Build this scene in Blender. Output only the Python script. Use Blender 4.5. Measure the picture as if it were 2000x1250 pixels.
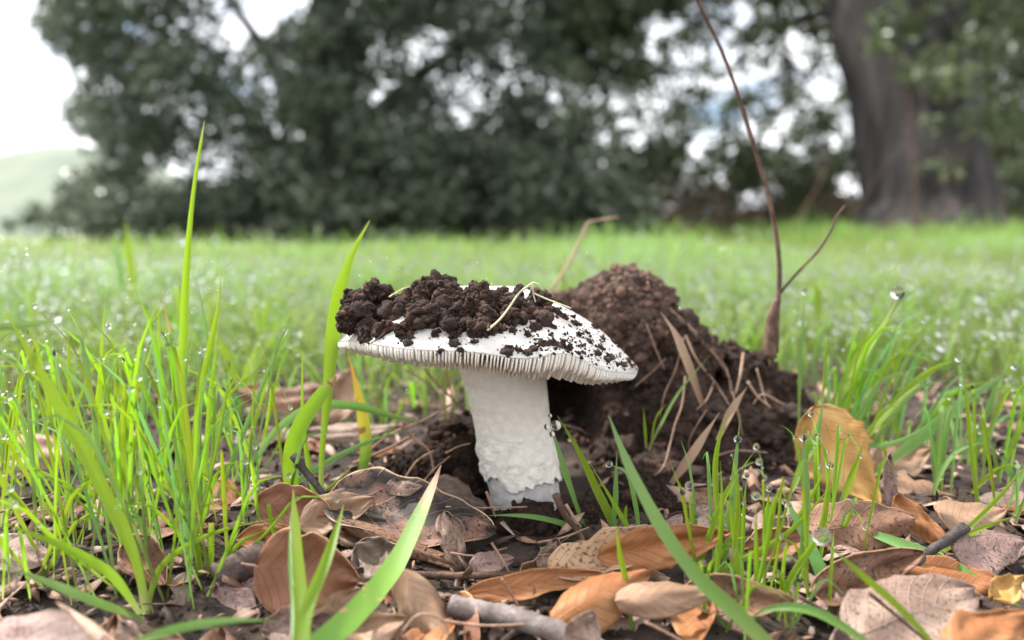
import bpy, math, random
import numpy as np
from mathutils import Vector, Matrix, noise, Euler
from mathutils.bvhtree import BVHTree
R = math.radians
random.seed(7); rng = np.random.default_rng(11)
for o in list(bpy.data.objects): bpy.data.objects.remove(o)
SC = bpy.context.scene
COL = SC.collection

# ------------------------------------------------------------------ camera
KPX = 2000*26/36.0                    # focal length in photo pixels
PITCH = math.atan(145/KPX)            # horizon sits 145 px above the centre
CAMZ = 0.0861
cam_d = bpy.data.cameras.new('camera'); cam = bpy.data.objects.new('camera', cam_d); COL.objects.link(cam)
cam_d.lens = 26; cam_d.sensor_width = 36
cam_d.clip_start = 0.004; cam_d.clip_end = 3000
cam.location = (0, 0, CAMZ); cam.rotation_euler = (math.pi/2-PITCH, 0, 0)
cam_d.dof.use_dof = True; cam_d.dof.focus_distance = 0.214; cam_d.dof.aperture_fstop = 7.2
SC.camera = cam
CM = Matrix.Translation(cam.location) @ cam.rotation_euler.to_matrix().to_4x4()
CAMP = Vector((0, 0, CAMZ))
def ray(x, y): return (CM.to_3x3() @ Vector(((x-1000)/KPX, -(y-625)/KPX, -1)))
def P(x, y, d): return CAMP + ray(x, y)*d
def PZ(x, y, z=0.0):
    r = ray(x, y); return CAMP + r*((z-CAMZ)/r.z)
def px(n, d): return n*d/KPX

# ------------------------------------------------------------------ world, sun, exposure
SUN_EL, SUN_AZ = R(52), R(-58)         # azimuth from +Y (view direction) towards +X; soft hazy light from the open side on the left
w = bpy.data.worlds.new('World'); SC.world = w; w.use_nodes = True
nt = w.node_tree; nt.nodes.clear()
def N(nt, t, **kw):
    n = nt.nodes.new(t)
    for k, v in kw.items():
        if k in n.inputs: n.inputs[k].default_value = v
        else: setattr(n, k, v)
    return n
wo = N(nt, 'ShaderNodeOutputWorld'); bg = N(nt, 'ShaderNodeBackground'); bg.inputs['Strength'].default_value = 0.072
sky = N(nt, 'ShaderNodeTexSky', sky_type='NISHITA', sun_disc=False, sun_elevation=SUN_EL, sun_rotation=SUN_AZ, air_density=1.0, dust_density=1.0)
tc = N(nt, 'ShaderNodeTexCoord'); mp = N(nt, 'ShaderNodeMapping'); mp.inputs['Scale'].default_value = (1, 1, 2.2)
cn = N(nt, 'ShaderNodeTexNoise', Scale=3.2, Detail=6.0, Roughness=0.55)
cr = N(nt, 'ShaderNodeValToRGB'); cr.color_ramp.elements[0].position = .36; cr.color_ramp.elements[1].position = .48
mx = N(nt, 'ShaderNodeMix', data_type='RGBA'); mx.inputs[7].default_value = (15, 15.2, 15.8, 1)
L = nt.links.new
L(tc.outputs['Generated'], mp.inputs[0]); L(mp.outputs[0], cn.inputs['Vector']); L(cn.outputs[0], cr.inputs[0])
L(cr.outputs[0], mx.inputs[0]); L(sky.outputs[0], mx.inputs[6]); L(mx.outputs[2], bg.inputs[0]); L(bg.outputs[0], wo.inputs[0])
sd = bpy.data.lights.new('sun', 'SUN'); sd.energy = 4.4; sd.angle = R(5); sd.color = (1, .96, .9)
sun = bpy.data.objects.new('sun', sd); COL.objects.link(sun)
sv = Vector((math.sin(SUN_AZ)*math.cos(SUN_EL), math.cos(SUN_AZ)*math.cos(SUN_EL), math.sin(SUN_EL)))
sun.rotation_euler = sv.to_track_quat('Z', 'Y').to_euler(); sun.location = (0, 0, 5)
vs = SC.view_settings; vs.view_transform = 'Standard'; vs.look = 'None'; vs.exposure = 1.22; vs.gamma = 1
cy = SC.cycles; cy.use_denoising = True; cy.max_bounces = 7; cy.transmission_bounces = 6; cy.diffuse_bounces = 3; cy.glossy_bounces = 3
cy.caustics_reflective = False; cy.caustics_refractive = False; cy.sample_clamp_indirect = 8
SC.render.film_transparent = False

# ------------------------------------------------------------------ helpers
def tag(o, label=None, cat=None, group=None, kind=None):
    if label: o['label'] = label
    if cat: o['category'] = cat
    if group: o['group'] = group
    if kind: o['kind'] = kind
    return o
def empty(name, loc, label, cat, group=None):
    o = bpy.data.objects.new(name, None); COL.objects.link(o); o.location = loc; o.empty_display_size = .01
    return tag(o, label, cat, group)
def link(name, me, mat=None, parent=None, world=True):
    o = bpy.data.objects.new(name, me); COL.objects.link(o)
    if mat and not me.materials: me.materials.append(mat)
    if parent:
        o.parent = parent
        if world: o.matrix_parent_inverse = (Matrix.Translation(parent.location) @ parent.rotation_euler.to_matrix().to_4x4()).inverted()
    return o
def mk(name, V, F, mat=None, parent=None, smooth=True, uv=None, rnd=None, world=True):
    """V n x 3, F m x k (array or list); uv per vertex; rnd per vertex"""
    me = bpy.data.meshes.new(name)
    if isinstance(F, np.ndarray):
        V = np.asarray(V, dtype=np.float32); m, k = F.shape
        me.vertices.add(len(V)); me.vertices.foreach_set('co', V.ravel())
        me.loops.add(m*k); me.loops.foreach_set('vertex_index', F.astype(np.int32).ravel())
        me.polygons.add(m); me.polygons.foreach_set('loop_start', np.arange(0, m*k, k, dtype=np.int32))
        me.update(calc_edges=True)
    else:
        me.from_pydata([tuple(v) for v in V], [], F)
    if smooth: me.polygons.foreach_set('use_smooth', [True]*len(me.polygons))
    if uv is not None:
        ul = me.uv_layers.new(name='UVMap'); li = np.zeros(len(me.loops), dtype=np.int32); me.loops.foreach_get('vertex_index', li)
        ul.data.foreach_set('uv', np.asarray(uv, dtype=np.float32)[li].ravel())
    if rnd is not None:
        a = me.attributes.new('rnd', 'FLOAT', 'POINT'); a.data.foreach_set('value', np.asarray(rnd, dtype=np.float32))
    me.update()
    return link(name, me, mat, parent, world)
def structure(name, V, F, mat, label, cat, smooth=True):
    o = mk(name, V, F, mat, smooth=smooth); return tag(o, label, cat, kind='structure')
def cat_rom(pts, n):
    pts = [Vector(p) for p in pts]
    if len(pts) == 2: return [pts[0].lerp(pts[1], i/(n-1)) for i in range(n)]
    ext = [pts[0]*2-pts[1]] + pts + [pts[-1]*2-pts[-2]]
    segs = len(pts)-1; out = []
    for i in range(n):
        t = i/(n-1)*segs; k = min(int(t), segs-1); t -= k
        a, b, c, d = ext[k:k+4]
        out.append(.5*((2*b)+(c-a)*t+(2*a-5*b+4*c-d)*t*t+(3*b-a-3*c+d)*t**3))
    return out
def tube(pts, radii, sides=7, jit=0.0, cap=True):
    V, F = [], []; n = len(pts); prev = None
    for i, p in enumerate(pts):
        t = (pts[min(i+1, n-1)]-pts[max(i-1, 0)]).normalized()
        if prev is None: prev = t.orthogonal().normalized()
        u = (prev - t*prev.dot(t)).normalized(); prev = u; v = t.cross(u)
        for s in range(sides):
            a = 2*math.pi*s/sides; r = radii[i]*(1+jit*random.uniform(-1, 1))
            V.append(p+u*(math.cos(a)*r)+v*(math.sin(a)*r))
    for i in range(n-1):
        for s in range(sides):
            a = i*sides+s; b = i*sides+(s+1) % sides
            F.append((a, b, b+sides, a+sides))
    if cap: F.append(tuple(range(sides-1, -1, -1))); F.append(tuple((n-1)*sides+s for s in range(sides)))
    return V, F
def fbm(p, s, o=4, g=.55):
    a, f, t = 1, s, 0
    for _ in range(o):
        t += a*noise.noise(p*f); a *= g; f *= 2.03
    return t
def sstep(a, b, x):
    t = min(1, max(0, (x-a)/(b-a))); return t*t*(3-2*t)

# icospheres for crumbs and drops
import bmesh
def ico(sub):
    bm = bmesh.new(); bmesh.ops.create_icosphere(bm, subdivisions=sub, radius=1)
    V = np.array([v.co[:] for v in bm.verts], dtype=np.float32); F = np.array([[v.index for v in f.verts] for f in bm.faces], dtype=np.int32); bm.free()
    return V, F
ICO1, ICO2, ICO3 = ico(1), ico(2), ico(3)
def lumps_mesh(cs, rs, base, jit=.25, squash=None):
    """many little jittered blobs joined"""
    V0, F0 = base; n = len(cs); k = len(V0)
    V = np.repeat(V0[None], n, 0)*(1+jit*rng.uniform(-1, 1, (n, k, 1)))
    V = V*rng.uniform(1-jit, 1+jit, (n, 1, 3))*np.asarray(rs)[:, None, None]
    V = V + np.asarray(cs)[:, None, :]
    F = (F0[None] + (np.arange(n)*k)[:, None, None]).reshape(-1, 3)
    return V.reshape(-1, 3), F

# ------------------------------------------------------------------ materials
def mat(name):
    m = bpy.data.materials.new(name); m.use_nodes = True; t = m.node_tree; t.nodes.clear()
    out = N(t, 'ShaderNodeOutputMaterial'); b = N(t, 'ShaderNodeBsdfPrincipled'); t.links.new(b.outputs[0], out.inputs[0])
    return m, t, b, out
def ramp(t, stops):
    r = N(t, 'ShaderNodeValToRGB'); e = r.color_ramp.elements
    while len(e) < len(stops): e.new(.5)
    for i, (p, c) in enumerate(stops): e[i].position = p; e[i].color = (*c, 1)
    return r
def bump(t, b, h, dist=.001, strength=.6):
    n = N(t, 'ShaderNodeBump'); n.inputs['Distance'].default_value = dist; n.inputs['Strength'].default_value = strength
    t.links.new(h, n.inputs['Height']); t.links.new(n.outputs[0], b.inputs['Normal']); return n
def noise_n(t, scale, detail=5, rough=.6, coord=None, vec='Object'):
    n = N(t, 'ShaderNodeTexNoise', Scale=scale, Detail=detail, Roughness=rough)
    if coord is None: coord = N(t, 'ShaderNodeTexCoord').outputs[vec]
    t.links.new(coord, n.inputs['Vector']); return n
def mixc(t, f, a, b, mode='MIX'):
    m = N(t, 'ShaderNodeMix', data_type='RGBA', blend_type=mode)
    for s, v in ((0, f), (6, a), (7, b)):
        if isinstance(v, (int, float)): m.inputs[s].default_value = v
        elif isinstance(v, tuple): m.inputs[s].default_value = (*v, 1)
        else: t.links.new(v, m.inputs[s])
    return m.outputs[2]
def geo_pos(t): return N(t, 'ShaderNodeNewGeometry').outputs['Position']

def soil_mat(name, dark, light, scale=260, rough=.95):
    m, t, b, _ = mat(name); g = geo_pos(t)
    n1 = noise_n(t, scale, 6, .7, g); n2 = noise_n(t, scale*6, 4, .7, g); n3 = noise_n(t, scale*.14, 3, .5, g)
    r = ramp(t, [(.3, dark), (.55, tuple(.5*(a+c) for a, c in zip(dark, light))), (.75, light)]); t.links.new(n1.outputs[0], r.inputs[0])
    c = mixc(t, n3.outputs[0], r.outputs[0], dark)
    at = N(t, 'ShaderNodeAttribute', attribute_name='rnd'); cr_ = ramp(t, [(.0, (1, 1, 1)), (.5, (.62, .58, .55)), (.8, (1.35, 1.2, 1.12)), (1, (2.1, 1.75, 1.5))]); t.links.new(at.outputs['Fac'], cr_.inputs[0])
    c = mixc(t, 1.0, c, cr_.outputs[0], 'MULTIPLY'); t.links.new(c, b.inputs['Base Color'])
    b.inputs['Roughness'].default_value = rough; b.inputs['Specular IOR Level'].default_value = .25
    a = N(t, 'ShaderNodeMath', operation='ADD'); t.links.new(n1.outputs[0], a.inputs[0]); t.links.new(n2.outputs[0], a.inputs[1])
    bump(t, b, a.outputs[0], .0022, 1.0); return m
M_SOIL = soil_mat('soil', (.028, .017, .012), (.12, .072, .05))
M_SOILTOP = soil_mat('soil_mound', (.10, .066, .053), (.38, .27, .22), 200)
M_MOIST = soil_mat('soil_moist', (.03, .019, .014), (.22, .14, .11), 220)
M_CRUST = soil_mat('soil_crust', (.028, .018, .014), (.34, .22, .175), 330)
M_CRUMB = soil_mat('crumb', (.036, .022, .016), (.21, .13, .098), 500)

def ground_mat():
    m, t, b, _ = mat('ground'); g = geo_pos(t)
    n1 = noise_n(t, 90, 7, .7, g); n2 = noise_n(t, 9, 4, .6, g)
    r = ramp(t, [(.3, (.010, .007, .005)), (.5, (.035, .021, .014)), (.72, (.10, .062, .043))]); t.links.new(n1.outputs[0], r.inputs[0])
    # farther off the bare earth is covered by short turf
    sx = N(t, 'ShaderNodeSeparateXYZ'); t.links.new(g, sx.inputs[0])
    mr = N(t, 'ShaderNodeMapRange'); mr.inputs[1].default_value = .5; mr.inputs[2].default_value = 1.3; t.links.new(sx.outputs[1], mr.inputs[0])
    gr = ramp(t, [(.3, (.06, .10, .025)), (.7, (.13, .20, .045))]); t.links.new(n2.outputs[0], gr.inputs[0])
    t.links.new(mixc(t, mr.outputs[0], r.outputs[0], gr.outputs[0]), b.inputs['Base Color']); b.inputs['Roughness'].default_value = .95
    bump(t, b, n1.outputs[0], .006, 1.0); return m
M_GROUND = ground_mat()

def grass_mat(name, stops, transl=.55, rough=.38, spots=0, spotcol=(.25, .12, .04)):
    m, t, b, out = mat(name)
    at = N(t, 'ShaderNodeAttribute', attribute_name='rnd'); uvn = N(t, 'ShaderNodeUVMap')
    sx = N(t, 'ShaderNodeSeparateXYZ'); t.links.new(uvn.outputs[0], sx.inputs[0])
    r = ramp(t, stops); t.links.new(sx.outputs[1], r.inputs[0])
    hs = N(t, 'ShaderNodeHueSaturation'); t.links.new(r.outputs[0], hs.inputs['Color'])
    mh = N(t, 'ShaderNodeMapRange'); mh.inputs[3].default_value = .472; mh.inputs[4].default_value = .525; t.links.new(at.outputs['Fac'], mh.inputs[0]); t.links.new(mh.outputs[0], hs.inputs['Hue'])
    mv = N(t, 'ShaderNodeMapRange'); mv.inputs[3].default_value = .75; mv.inputs[4].default_value = 1.2; t.links.new(at.outputs['Fac'], mv.inputs[0])
    wv = N(t, 'ShaderNodeMath', operation='SINE'); mu = N(t, 'ShaderNodeMath', operation='MULTIPLY'); mu.inputs[1].default_value = 66
    t.links.new(sx.outputs[0], mu.inputs[0]); t.links.new(mu.outputs[0], wv.inputs[0])
    st = N(t, 'ShaderNodeMapRange'); st.inputs[1].default_value = -1; st.inputs[3].default_value = .80; st.inputs[4].default_value = 1.08; t.links.new(wv.outputs[0], st.inputs[0])
    vm = N(t, 'ShaderNodeMath', operation='MULTIPLY'); t.links.new(mv.outputs[0], vm.inputs[0]); t.links.new(st.outputs[0], vm.inputs[1]); t.links.new(vm.outputs[0], hs.inputs['Value'])
    c = hs.outputs[0]; g = geo_pos(t)
    n = noise_n(t, 140, 4, .6, g)
    if spots:
        n2 = noise_n(t, 330, 2, .5, g); rr = ramp(t, [(.70-spots, (0, 0, 0)), (.74-spots, (1, 1, 1))]); t.links.new(n2.outputs[0], rr.inputs[0]); c = mixc(t, rr.outputs[0], c, spotcol)
    c2 = mixc(t, n.outputs[0], c, c)
    t.links.new(c, b.inputs['Base Color']); b.inputs['Roughness'].default_value = rough; b.inputs['Specular IOR Level'].default_value = .45
    tr = N(t, 'ShaderNodeBsdfTranslucent'); t.links.new(c, tr.inputs[0])
    ms = N(t, 'ShaderNodeMixShader'); ms.inputs[0].default_value = transl; t.links.new(b.outputs[0], ms.inputs[1]); t.links.new(tr.outputs[0], ms.inputs[2]); t.links.new(ms.outputs[0], out.inputs[0])
    bump(t, b, wv.outputs[0], .00008, .5); return m
G0 = [(0, (.36, .42, .16)), (.15, (.25, .40, .035)), (.6, (.25, .43, .015)), (.93, (.27, .42, .03)), (1, (.44, .40, .10))]
M_GRASS = grass_mat('grass', G0)
M_GRASSBLUE = grass_mat('grass_glaucous', [(0, (.26, .36, .10)), (.3, (.18, .36, .07)), (1, (.22, .38, .12))], .4)
M_GRASSYEL = grass_mat('grass_yellowing', [(0, (.14, .30, .05)), (.35, (.22, .38, .04)), (.55, (.62, .52, .05)), (.9, (.66, .42, .06)), (1, (.35, .17, .06))], .4, .4, .06)
M_GRASSTAN = grass_mat('grass_tan_tip', [(0, (.16, .36, .05)), (.45, (.22, .42, .05)), (.78, (.24, .42, .10)), (.86, (.60, .42, .24)), (1, (.62, .38, .26))], .35, .45, .03, (.5, .33, .13))
M_GRASSBENT = grass_mat('grass_brown_tip', [(0, (.16, .36, .03)), (.3, (.26, .46, .02)), (.9, (.24, .45, .03)), (.97, (.40, .28, .14)), (1, (.35, .2, .12))], .45, .4, .015)
M_GRASSORA = grass_mat('grass_orange_tip', [(0, (.2, .36, .05)), (.6, (.22, .37, .05)), (.75, (.5, .4, .1)), (1, (.55, .2, .08))], .4)
M_MEADOW = grass_mat('meadow', [(0, (.14, .22, .03)), (.4, (.24, .36, .075)), (1, (.37, .48, .16))], .5, .4)
M_STRAW = grass_mat('straw', [(0, (.22, .13, .08)), (.5, (.36, .24, .16)), (1, (.45, .31, .21))], .1, .7)

def drop_mat():
    m, t, b, _ = mat('dew_water'); b.inputs['Base Color'].default_value = (1, 1, 1, 1); b.inputs['Transmission Weight'].default_value = 1; b.inputs['IOR'].default_value = 1.333; b.inputs['Roughness'].default_value = 0.0
    return m
M_DROP = drop_mat()

def leaf_mat(name, c1, c2, c3, mott=.5, scale=120, speck=None, rim=None, rough=.6):
    m, t, b, out = mat(name); uvn = N(t, 'ShaderNodeUVMap'); tcd = N(t, 'ShaderNodeTexCoord').outputs['Object']
    n1 = noise_n(t, scale, 6, .65, tcd); n2 = noise_n(t, scale*.3, 3, .5, tcd); n3 = noise_n(t, scale*9, 3, .6, tcd)
    r = ramp(t, [(.38, c1), (.50, c2), (.62, c3)]); mm = N(t, 'ShaderNodeMix', data_type='FLOAT'); mm.inputs[0].default_value = mott
    t.links.new(n2.outputs[0], mm.inputs[2]); t.links.new(n1.outputs[0], mm.inputs[3]); t.links.new(mm.outputs[0], r.inputs[0]); c = r.outputs[0]
    # side veins: v shifted by |u| gives the herring-bone
    sx = N(t, 'ShaderNodeSeparateXYZ'); t.links.new(uvn.outputs[0], sx.inputs[0])
    ab = N(t, 'ShaderNodeMath', operation='ABSOLUTE'); s5 = N(t, 'ShaderNodeMath', operation='SUBTRACT'); s5.inputs[1].default_value = .5; t.links.new(sx.outputs[1], s5.inputs[0]); t.links.new(s5.outputs[0], ab.inputs[0])
    sc = N(t, 'ShaderNodeMath', operation='MULTIPLY_ADD'); sc.inputs[1].default_value = -.55; t.links.new(ab.outputs[0], sc.inputs[0]); t.links.new(sx.outputs[0], sc.inputs[2])
    m8 = N(t, 'ShaderNodeMath', operation='MULTIPLY'); m8.inputs[1].default_value = 9; t.links.new(sc.outputs[0], m8.inputs[0])
    fr = N(t, 'ShaderNodeMath', operation='PINGPONG'); fr.inputs[1].default_value = .5; t.links.new(m8.outputs[0], fr.inputs[0])
    vr = N(t, 'ShaderNodeMapRange'); vr.inputs[1].default_value = 0; vr.inputs[2].default_value = .07; vr.inputs[3].default_value = 1; vr.inputs[4].default_value = 0; t.links.new(fr.outputs[0], vr.inputs[0])
    vf = N(t, 'ShaderNodeMath', operation='MULTIPLY'); vf.inputs[1].default_value = .35; t.links.new(vr.outputs[0], vf.inputs[0])
    c = mixc(t, vf.outputs[0], c, tuple(min(1, x*1.5) for x in c3))
    if speck:
        rr = ramp(t, [(.55, (0, 0, 0)), (.62, (1, 1, 1))]); t.links.new(n3.outputs[0], rr.inputs[0]); c = mixc(t, rr.outputs[0], c, speck)
    if rim:
        mrr = N(t, 'ShaderNodeMapRange'); mrr.inputs[1].default_value = .482; mrr.inputs[2].default_value = .497; t.links.new(ab.outputs[0], mrr.inputs[0]); c = mixc(t, mrr.outputs[0], c, rim)
    t.links.new(c, b.inputs['Base Color']); b.inputs['Roughness'].default_value = rough; b.inputs['Specular IOR Level'].default_value = .4
    a = N(t, 'ShaderNodeMath', operation='MULTIPLY_ADD'); a.inputs[1].default_value = .6; t.links.new(vr.outputs[0], a.inputs[0]); t.links.new(n1.outputs[0], a.inputs[2])
    bump(t, b, a.outputs[0], .0006, .7)
    tr = N(t, 'ShaderNodeBsdfTranslucent'); t.links.new(c, tr.inputs[0]); ms = N(t, 'ShaderNodeMixShader'); ms.inputs[0].default_value = .15
    t.links.new(b.outputs[0], ms.inputs[1]); t.links.new(tr.outputs[0], ms.inputs[2]); t.links.new(ms.outputs[0], out.inputs[0]); return m
LM = dict(
    dark=leaf_mat('leaf_mottled', (.018, .013, .011), (.045, .032, .027), (.36, .19, .13), .6, 75, (.02, .015, .012), (.62, .42, .26)),
    red=leaf_mat('leaf_red_brown', (.16, .065, .035), (.23, .095, .05), (.30, .14, .075), .4, 90, None, (.55, .32, .16)),
    orange=leaf_mat('leaf_orange', (0.187, 0.063, 0.019), (0.302, 0.119, 0.039), (0.374, 0.189, 0.078), .4, 60, None, (0.360, 0.175, 0.065)),
    tan=leaf_mat('leaf_tan', (0.190, 0.106, 0.058), (0.286, 0.171, 0.104), (0.374, 0.244, 0.159), .4, 80),
    pink=leaf_mat('leaf_pink_grey', (0.166, 0.099, 0.072), (0.268, 0.180, 0.135), (0.352, 0.254, 0.196), .5, 120, (0.128, 0.074, 0.052)),
    yellow=leaf_mat('leaf_yellow', (0.289, 0.145, 0.034), (0.442, 0.246, 0.064), (0.527, 0.357, 0.136), .4, 60, None, (0.212, 0.102, 0.051)),
    brown=leaf_mat('leaf_brown', (0.111, 0.055, 0.032), (0.212, 0.106, 0.060), (0.306, 0.162, 0.093), .45, 90, (0.076, 0.043, 0.025), (0.425, 0.255, 0.136)),
    mauve=leaf_mat('leaf_mauve', (.15, .09, .075), (.24, .15, .125), (.33, .22, .18), .5, 120, (.1, .06, .05)),
    speck=leaf_mat('leaf_speckled', (0.289, 0.162, 0.085), (0.398, 0.245, 0.136), (0.477, 0.329, 0.208), .4, 80, (0.145, 0.063, 0.033), (0.491, 0.350, 0.234)),
    grey=leaf_mat('leaf_grey_brown', (0.102, 0.070, 0.054), (0.162, 0.116, 0.089), (0.240, 0.180, 0.140), .5, 90),
)
def wood_mat(name, c1, c2, c3, sc=90):
    m, t, b, _ = mat(name); tcd = N(t, 'ShaderNodeTexCoord').outputs['Object']
    n = noise_n(t, sc, 7, .7, tcd); n2 = noise_n(t, sc*7, 4, .7, tcd)
    r = ramp(t, [(.3, c1), (.5, c2), (.7, c3)]); t.links.new(n.outputs[0], r.inputs[0]); t.links.new(mixc(t, .35, r.outputs[0], n2.outputs[0], 'OVERLAY'), b.inputs['Base Color'])
    b.inputs['Roughness'].default_value = .85; b.inputs['Specular IOR Level'].default_value = .3; bump(t, b, n2.outputs[0], .0006, .8); return m
M_TWIG = wood_mat('twig_brown', (.035, .02, .014), (.10, .058, .04), (.2, .12, .085), 200)
M_TWIGDARK = wood_mat('twig_dark', (.02, .016, .015), (.05, .04, .038), (.11, .09, .085), 300)
M_TWIGGREY = wood_mat('twig_grey', (.07, .055, .05), (.16, .13, .12), (.30, .25, .23), 160)
M_STRAWT = wood_mat('straw_stem', (.25, .15, .095), (.4, .26, .18), (.52, .37, .27), 160)
M_ROOT = wood_mat('root_tan', (.16, .09, .06), (.3, .18, .125), (.42, .27, .2), 200)
M_PALEROOT = wood_mat('root_pale', (.45, .42, .26), (.6, .58, .38), (.7, .68, .5), 200)

def mush_mat(name, a, bcol, sss=.35, scale=140, bd=.0005, bs=.35, dirt=0, rough=.55):
    m, t, b, _ = mat(name); g = geo_pos(t)
    n1 = noise_n(t, scale, 5, .6, g); n2 = noise_n(t, scale*8, 4, .6, g)
    r = ramp(t, [(.3, a), (.7, bcol)]); t.links.new(n1.outputs[0], r.inputs[0]); c = r.outputs[0]
    if dirt:
        n3 = noise_n(t, 900, 4, .65, g); n4 = noise_n(t, 60, 3, .5, g)
        ad = N(t, 'ShaderNodeMath', operation='MULTIPLY'); t.links.new(n3.outputs[0], ad.inputs[0]); t.links.new(n4.outputs[0], ad.inputs[1])
        rr = ramp(t, [(.25, (0, 0, 0)), (.42, (.85, .85, .85))]); t.links.new(ad.outputs[0], rr.inputs[0])
        c = mixc(t, rr.outputs[0], c, (.30, .20, .145))
    t.links.new(c, b.inputs['Base Color']); b.inputs['Roughness'].default_value = rough; b.inputs['Specular IOR Level'].default_value = .35
    b.inputs['Subsurface Weight'].default_value = sss; b.inputs['Subsurface Radius'].default_value = (1, .75, .55); b.inputs['Subsurface Scale'].default_value = .0022
    ad2 = N(t, 'ShaderNodeMath', operation='MULTIPLY_ADD'); ad2.inputs[1].default_value = .35; t.links.new(n2.outputs[0], ad2.inputs[0]); t.links.new(n1.outputs[0], ad2.inputs[2])
    bump(t, b, ad2.outputs[0], bd, bs); return m
M_CAP = mush_mat('mushroom_cap', (.50, .475, .445), (.60, .58, .55), .3, 120, .0008, .4, dirt=1, rough=.5)
M_GILL = mush_mat('mushroom_gill', (.76, .68, .59), (.84, .77, .68), .7, 200, .0002, .2)
M_STIPE = mush_mat('mushroom_stipe', (.69, .63, .55), (.79, .745, .67), .3, 420, .0007, .5)
M_VOLVA = mush_mat('mushroom_volva', (.62, .575, .515), (.82, .775, .71), .3, 330, .0012, .6)
M_BASE = mush_mat('mushroom_base', (.34, .32, .31), (.56, .54, .52), .3, 300, .0012, .5)

# ------------------------------------------------------------------ ground
def gz(x, y):
    p = Vector((x, y, 0))
    z = .004*noise.noise(p*22) + .002*noise.noise(p*70)
    z += .006*sstep(.28, .42, y)                                   # the litter lies a little higher behind the hollow
    z -= .008*math.exp(-((x-.008)**2+(y-.25)**2)/.0006)             # hollow round the mushroom's foot
    z -= .008*sstep(.225, .155, y)                                  # falls away towards the viewer
    z += .12*sstep(1.2, 4.2, y)*sstep(-.6, 2.2, x) - .0*y           # rises gently to the trees on the right
    z += .02*noise.noise(p*1.3)*sstep(.6, 2, y)
    z -= .95*sstep(5.5, 45, y)*sstep(6, -2, x)                      # the field on the left drops away
    return z
def build_ground():
    def axis(a, b, n, c, s):
        t0 = math.asinh((a-c)/s); t1 = math.asinh((b-c)/s); return [c+s*math.sinh(t0+(t1-t0)*i/(n-1)) for i in range(n)]
    X = axis(-500, 500, 300, 0, .18); Y = axis(-60, 900, 300, .25, .18)
    V = [(x, y, gz(x, y)) for y in Y for x in X]; nx = len(X)
    F = np.array([[j*nx+i, j*nx+i+1, (j+1)*nx+i+1, (j+1)*nx+i] for j in range(len(Y)-1) for i in range(nx-1)])
    structure('ground', V, F, M_GROUND, 'dark brown earth under the grass and leaf litter', 'ground')
build_ground()

# ------------------------------------------------------------------ far hill, road, bank
def flat_mat(name, stops, scale, rough=.9):
    m, t, b, _ = mat(name); n = noise_n(t, scale, 5, .6, geo_pos(t)); r = ramp(t, stops); t.links.new(n.outputs[0], r.inputs[0]); t.links.new(r.outputs[0], b.inputs['Base Color']); b.inputs['Roughness'].default_value = rough; return m
def build_far():
    V, F = [], []; nx, ny = 90, 40
    for j in range(ny):
        y = 110+260*j/(ny-1)
        for i in range(nx):
            x = -330+360*i/(nx-1); s = j/(ny-1)
            ridge = 22*math.exp(-((x/y+.60)/.17)**2)+17*math.exp(-((x/y+.85)/.2)**2)+13*math.exp(-((x/y+.38)/.22)**2)
            V.append((x, y, -1.2+ridge*(y/220)*sstep(0, .55, s)*(1-.4*sstep(.6, 1, s))+1.2*noise.noise(Vector((x, y, 0))*.03)*s))
    F = np.array([[j*nx+i, j*nx+i+1, (j+1)*nx+i+1, (j+1)*nx+i] for j in range(ny-1) for i in range(nx-1)])
    structure('hill', V, F, flat_mat('hill_grass', [(.35, (.075, .105, .075)), (.65, (.13, .155, .105))], .05), 'pale olive hill rising beyond the field', 'hill')
    def strip(name, y0, y1, x0, x1, dz, m, label, cat):
        V, F = [], []; n = 60
        for j in range(2):
            for i in range(n):
                x = x0+(x1-x0)*i/(n-1); y = (y0, y1)[j]+.8*math.sin(i*.2); V.append((x, y, gz(x, y)+dz+(0 if j == 0 else .02)))
        F = [(i, i+1, n+i+1, n+i) for i in range(n-1)]; structure(name, V, F, m, label, cat)
    strip('road', 62, 74, -75, -8, .10, flat_mat('asphalt', [(.3, (.16, .15, .17)), (.7, (.22, .21, .24))], 2), 'pale grey road crossing the far field', 'road')
    V, F = [], []; n = 60
    for i in range(n):
        x = -75+70*i/(n-1); h = 1.7+.8*noise.noise(Vector((x*.3, 1, 0)))
        for (yy, zz) in ((80, -.9), (81.5, h*.7-.9), (84, h-.9), (90, h-1.4)): V.append((x, yy+.7*noise.noise(Vector((x*.5, yy, 0))), zz))
    for i in range(n-1):
        for k in range(3): F.append((i*4+k, (i+1)*4+k, (i+1)*4+k+1, i*4+k+1))
    structure('earth_bank', V, F, flat_mat('bank_earth', [(.4, (.40, .27, .17)), (.6, (.40, .38, .18))], .35), 'low orange brown earth bank behind the road', 'bank')
build_far()

# ------------------------------------------------------------------ foliage
def foliage_mat(name, c1, c2, c3, rough=.35, tr=.15):
    m, t, b, out = mat(name); at = N(t, 'ShaderNodeAttribute', attribute_name='rnd')
    r = ramp(t, [(0, c1), (.6, c2), (1, c3)]); t.links.new(at.outputs['Fac'], r.inputs[0]); t.links.new(r.outputs[0], b.inputs['Base Color'])
    b.inputs['Roughness'].default_value = rough; b.inputs['Specular IOR Level'].default_value = .5
    tb = N(t, 'ShaderNodeBsdfTranslucent'); t.links.new(r.outputs[0], tb.inputs[0]); ms = N(t, 'ShaderNodeMixShader'); ms.inputs[0].default_value = tr
    t.links.new(b.outputs[0], ms.inputs[1]); t.links.new(tb.outputs[0], ms.inputs[2]); t.links.new(ms.outputs[0], out.inputs[0]); return m
M_OAK = foliage_mat('oak_foliage', (.05, .062, .042), (.10, .128, .085), (.27, .30, .215), .3, .3)
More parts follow.
